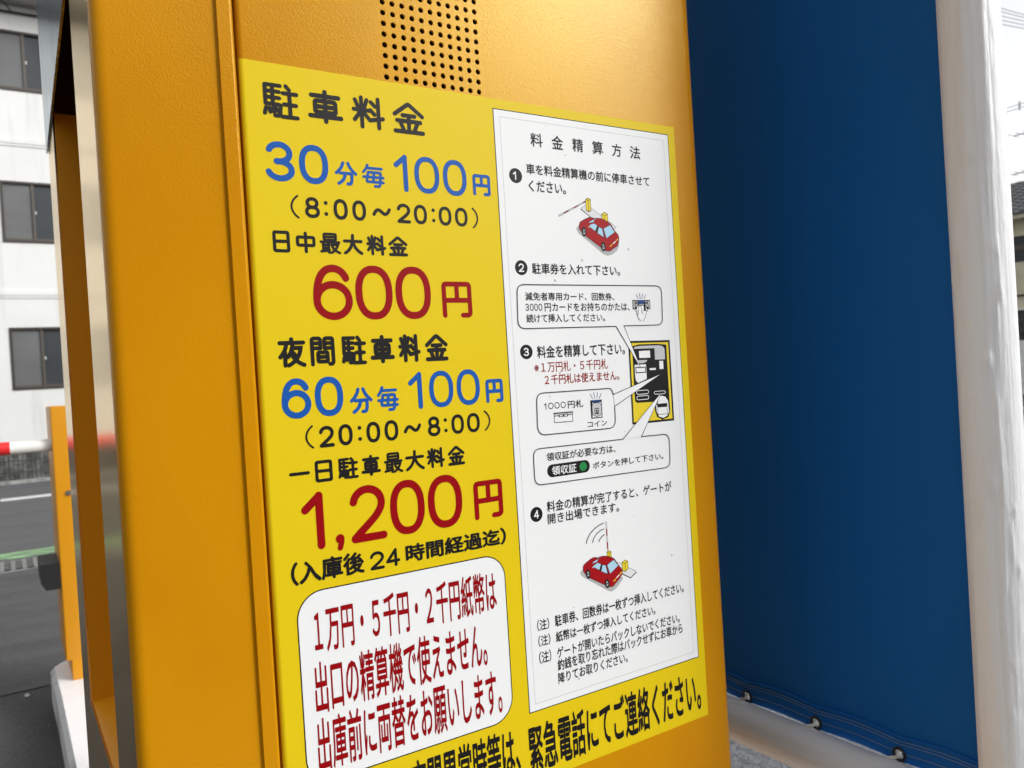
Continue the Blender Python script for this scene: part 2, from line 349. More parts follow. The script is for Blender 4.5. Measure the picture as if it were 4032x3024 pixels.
for k, (za, dz) in enumerate(((5.493, 0), (5.44, .01), (5.375, .015), (5.31, .02), (5.249, .03))):
    Yl = 6.52 * 2; zl = za * 2 + H; pts = []
    for t in range(17):
        y = 19 - (19 - 8.7) * t / 16; pts.append((28 + .1 * k, y, zl + (y - Yl) * (.73 - .03 * k) + .0 + .012 * (y - Yl) ** 2))
    q = MB(); q.tube(pts, .013, 6); o = q.build('overhead_cable', 'wire'); tag(o, 'thin grey overhead cable slanting down in a bundle of five against the white sky', 'cable', 'slanting overhead cables')
for k, z in enumerate((3.86, 3.80)):
    q = MB(); q.tube([(28, 18, z * 2 + H - .5), (28, 13, z * 2 + H), (28, 8.6, z * 2 + H + .12)], .012, 6)
    q.tube([(28, 12.62, z * 2 + H - .06), (28, 12.60, z * 2 + H + .10)], .03, 8)
    o = q.build('overhead_cable', 'wire'); tag(o, ['upper of two level cables with a dark clip above the roof antenna', 'lower of two level cables with a dark clip above the roof antenna'][k], 'cable', 'level overhead cables')

# ================================================================== PAYMENT MACHINE
D0 = .536; XF = .058; YK = .973; ZB, ZT = .15, 1.98
UB, BEND = .5045, 0.0
def P3(u, z, off):
    """sign coordinates (m, z relative to the camera) -> world; off = distance proud of the door"""
    y = D0
    if u < .1480: 
        r = .0035; t = min(.1480 - u, r); y = D0 + r - math.sqrt(r * r - t * t)
        return Vector((u, y - off, z + H))
    if u > UB:
        s = u - UB; k = min(s / .006, 1.0); ang = BEND
        e = s - .003 if s > .006 else s * s / .012
        return Vector((UB + s - e * (1 - math.cos(ang)) - off * math.sin(ang) * k, D0 + e * math.sin(ang) - off * math.cos(ang * k), z + H))
    return Vector((u, y - off, z + H))
mc = empty('payment_machine', (.314, .754, ZB), 'tall orange parking payment machine with a stainless front and yellow tariff sign', 'payment machine')
# housing: horizontal section extruded upwards
sec = []
for k in range(7):
    a = R(180 + 90 * k / 6); sec.append((XF + .007 + .007 * math.cos(a), D0 + .007 + .007 * math.sin(a)))
sec += [(XF + .0085, D0), (.1300, D0), (.1309, D0), (.1316, D0 - .0004), (.1318, D0 - .0020)]
sec += [(.1321, D0 - .0026), (.1326, D0 - .0026), (.1399, D0 - .0026), (.1405, D0 - .0026), (.1417, D0 - .0021), (.1424, D0 - .0010), (.1426, D0 + .0005), (.1426, D0 + .013), (.5605, D0 + .02), (.5605, YK - .01), (.5565, YK), (XF + .004, YK)]
q = MB(); n = len(sec)
q.v = [(x, y, ZB) for x, y in sec] + [(x, y, ZT) for x, y in sec]
q.f = [(k, k + 1, n + k + 1, n + k) for k in range(n - 1)]; q.f.append(tuple(range(n, 2 * n))); q.mi = [0] * len(q.f)
q.build('housing', 'orange', mc, 35)
# stainless front with the recess opening
RY0, RY1, RZ0, RZ1 = .652, .889, H - .293, H + .283
def hood_z(y): return H + .3005 - .115 * (y - .675)
q = MB(); ys = [D0 + .008, RY0, RY1, YK]; zz = [ZB, RZ0, RZ1 + .2, ZT]
for i in range(3):
    for j in range(3):
        if i == 1 and j == 1: continue
        q.add([(XF, ys[i], zz[j]), (XF, ys[i + 1], zz[j]), (XF, ys[i + 1], zz[j + 1]), (XF, ys[i], zz[j + 1])], [(0, 3, 2, 1)])
for a, b in (((RY0, RZ0), (RY1, RZ0)), ((RY1, RZ0), (RY1, RZ1 + .2)), ((RY0, RZ1 + .2), (RY0, RZ0))):
    q.add([(XF, a[0], a[1]), (XF, b[0], b[1]), (XF + .0016, b[0], b[1]), (XF + .0016, a[0], a[1])], [(0, 1, 2, 3)])
q.add([(XF, YK, ZB), (XF + .0035, YK, ZB), (XF + .0035, YK, ZT), (XF, YK, ZT)], [(0, 1, 2, 3)])
q.build('front_panel', 'steel', mc)
q = MB(); hx = XF - .0022
ya, yb = RY0 - .02, YK + .001
q.add([(hx, ya, hood_z(ya)), (hx, yb, hood_z(yb)), (hx, yb, ZT), (hx, ya, ZT), (XF - .0003, ya, hood_z(ya)), (XF - .0003, yb, hood_z(yb)), (XF - .0003, yb, ZT), (XF - .0003, ya, ZT)],
      [(0, 3, 2, 1), (0, 1, 5, 4), (1, 2, 6, 5), (3, 0, 4, 7), (4, 5, 6, 7)])
q.build('hood_panel', 'steel_sky_streaks', mc)
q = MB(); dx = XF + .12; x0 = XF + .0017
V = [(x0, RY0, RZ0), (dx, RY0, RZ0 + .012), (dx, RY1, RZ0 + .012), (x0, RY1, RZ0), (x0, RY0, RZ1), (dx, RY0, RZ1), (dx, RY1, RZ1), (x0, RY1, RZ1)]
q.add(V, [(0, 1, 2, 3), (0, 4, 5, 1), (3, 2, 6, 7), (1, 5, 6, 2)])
q.build('recess', 'recess_orange_lit', mc)
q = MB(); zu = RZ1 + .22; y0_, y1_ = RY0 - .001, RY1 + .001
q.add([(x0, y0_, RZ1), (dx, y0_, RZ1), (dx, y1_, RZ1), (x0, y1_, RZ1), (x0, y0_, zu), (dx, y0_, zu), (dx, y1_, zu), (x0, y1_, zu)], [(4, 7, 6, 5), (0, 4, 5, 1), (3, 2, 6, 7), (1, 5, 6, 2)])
q.build('upper_pocket', 'pocket_shade', mc)
# side door with perforated speaker holes
PIT = .00783; GU, GV = .2508, .2242; NC, NR = 11, 15; HR = .0021
pu0, pu1 = GU - PIT / 2, GU + (NC - .5) * PIT; pv0, pv1 = GV - PIT / 2, GV + (NR - .5) * PIT
us = [.1448, .1453, .1459, .1467, 0.1475, .1480, .1488, pu0, pu1, UB, UB + .002, UB + .004, UB + .006, .5565, .558]; zs = [ZB + .02 - H, pv0, pv1, ZT - .05 - H]
q = MB()
for i in range(len(us) - 1):
    for j in range(3):
        if us[i] == pu0 and j == 1: continue
        q.add([P3(us[i], zs[j], 0), P3(us[i + 1], zs[j], 0), P3(us[i + 1], zs[j + 1], 0), P3(us[i], zs[j + 1], 0)], [(0, 1, 2, 3)])
# left return and rounded right edge
e0 = P3(.1448, 0, 0)
pl = [(.1448, D0 + .013), (.1448, e0.y)]
q.add([(x, y, zs[0] + H) for x, y in pl] + [(x, y, zs[3] + H) for x, y in pl], [(0, 1, 3, 2)])
ed = P3(.558, 0, 0); rr = .0125; pr = []
for k in range(9):
    a = R(-90 + 92 * k / 8) + BEND * (1 - k / 8); pr.append((ed.x + rr * math.cos(a) + rr * math.sin(BEND) * 0, ed.y + rr + rr * math.sin(a)))
pr[0] = (ed.x, ed.y); pr.append((pr[-1][0], D0 + .06)); n = len(pr)
q.add([(x, y, zs[0] + H) for x, y in pr] + [(x, y, zs[3] + H) for x, y in pr], [(k, k + 1, n + k + 1, n + k) for k in range(n - 1)])
for zc in (zs[0] + H, zs[3] + H): q.add([(.1448, D0 + .003, zc), (.558, D0 + .0005, zc), (.5695, D0 + .013, zc), (.5695, D0 + .06, zc), (.1448, D0 + .013, zc)], [(0, 1, 2, 3, 4)])
NS = 16
for c in range(NC):
    for r_ in range(NR):
        cu, cv = GU + c * PIT, GV + r_ * PIT; sq = []; ci = []; ins = []
        for k in range(NS):
            a = 2 * math.pi * (k + .0) / NS + math.pi / 4; ca, sa = math.cos(a), math.sin(a); m_ = max(abs(ca), abs(sa))
            sq.append(P3(cu + ca / m_ * PIT / 2, cv + sa / m_ * PIT / 2, 0)); ci.append(P3(cu + ca * HR, cv + sa * HR, 0)); ins.append(P3(cu + ca * HR, cv + sa * HR, -.0018))
        q.add(sq + ci + ins, [(k, (k + 1) % NS, NS + (k + 1) % NS, NS + k) for k in range(NS)] + [(NS + k, NS + (k + 1) % NS, 2 * NS + (k + 1) % NS, 2 * NS + k) for k in range(NS)])
dm = q.build('side_door', 'orange', mc)
bm = bmesh.new(); bm.from_mesh(dm.data); bmesh.ops.remove_doubles(bm, verts=bm.verts, dist=2e-5); bm.to_mesh(dm.data); bm.free()
for p in dm.data.polygons: p.use_smooth = True
dm.data.set_sharp_from_angle(angle=R(35))
q = MB(); q.box((pu0 - .01, D0 + .006, pv0 + H - .01), (pu1 + .01, D0 + .008, pv1 + H + .01)); q.build('speaker_backing', 'dark', dm)

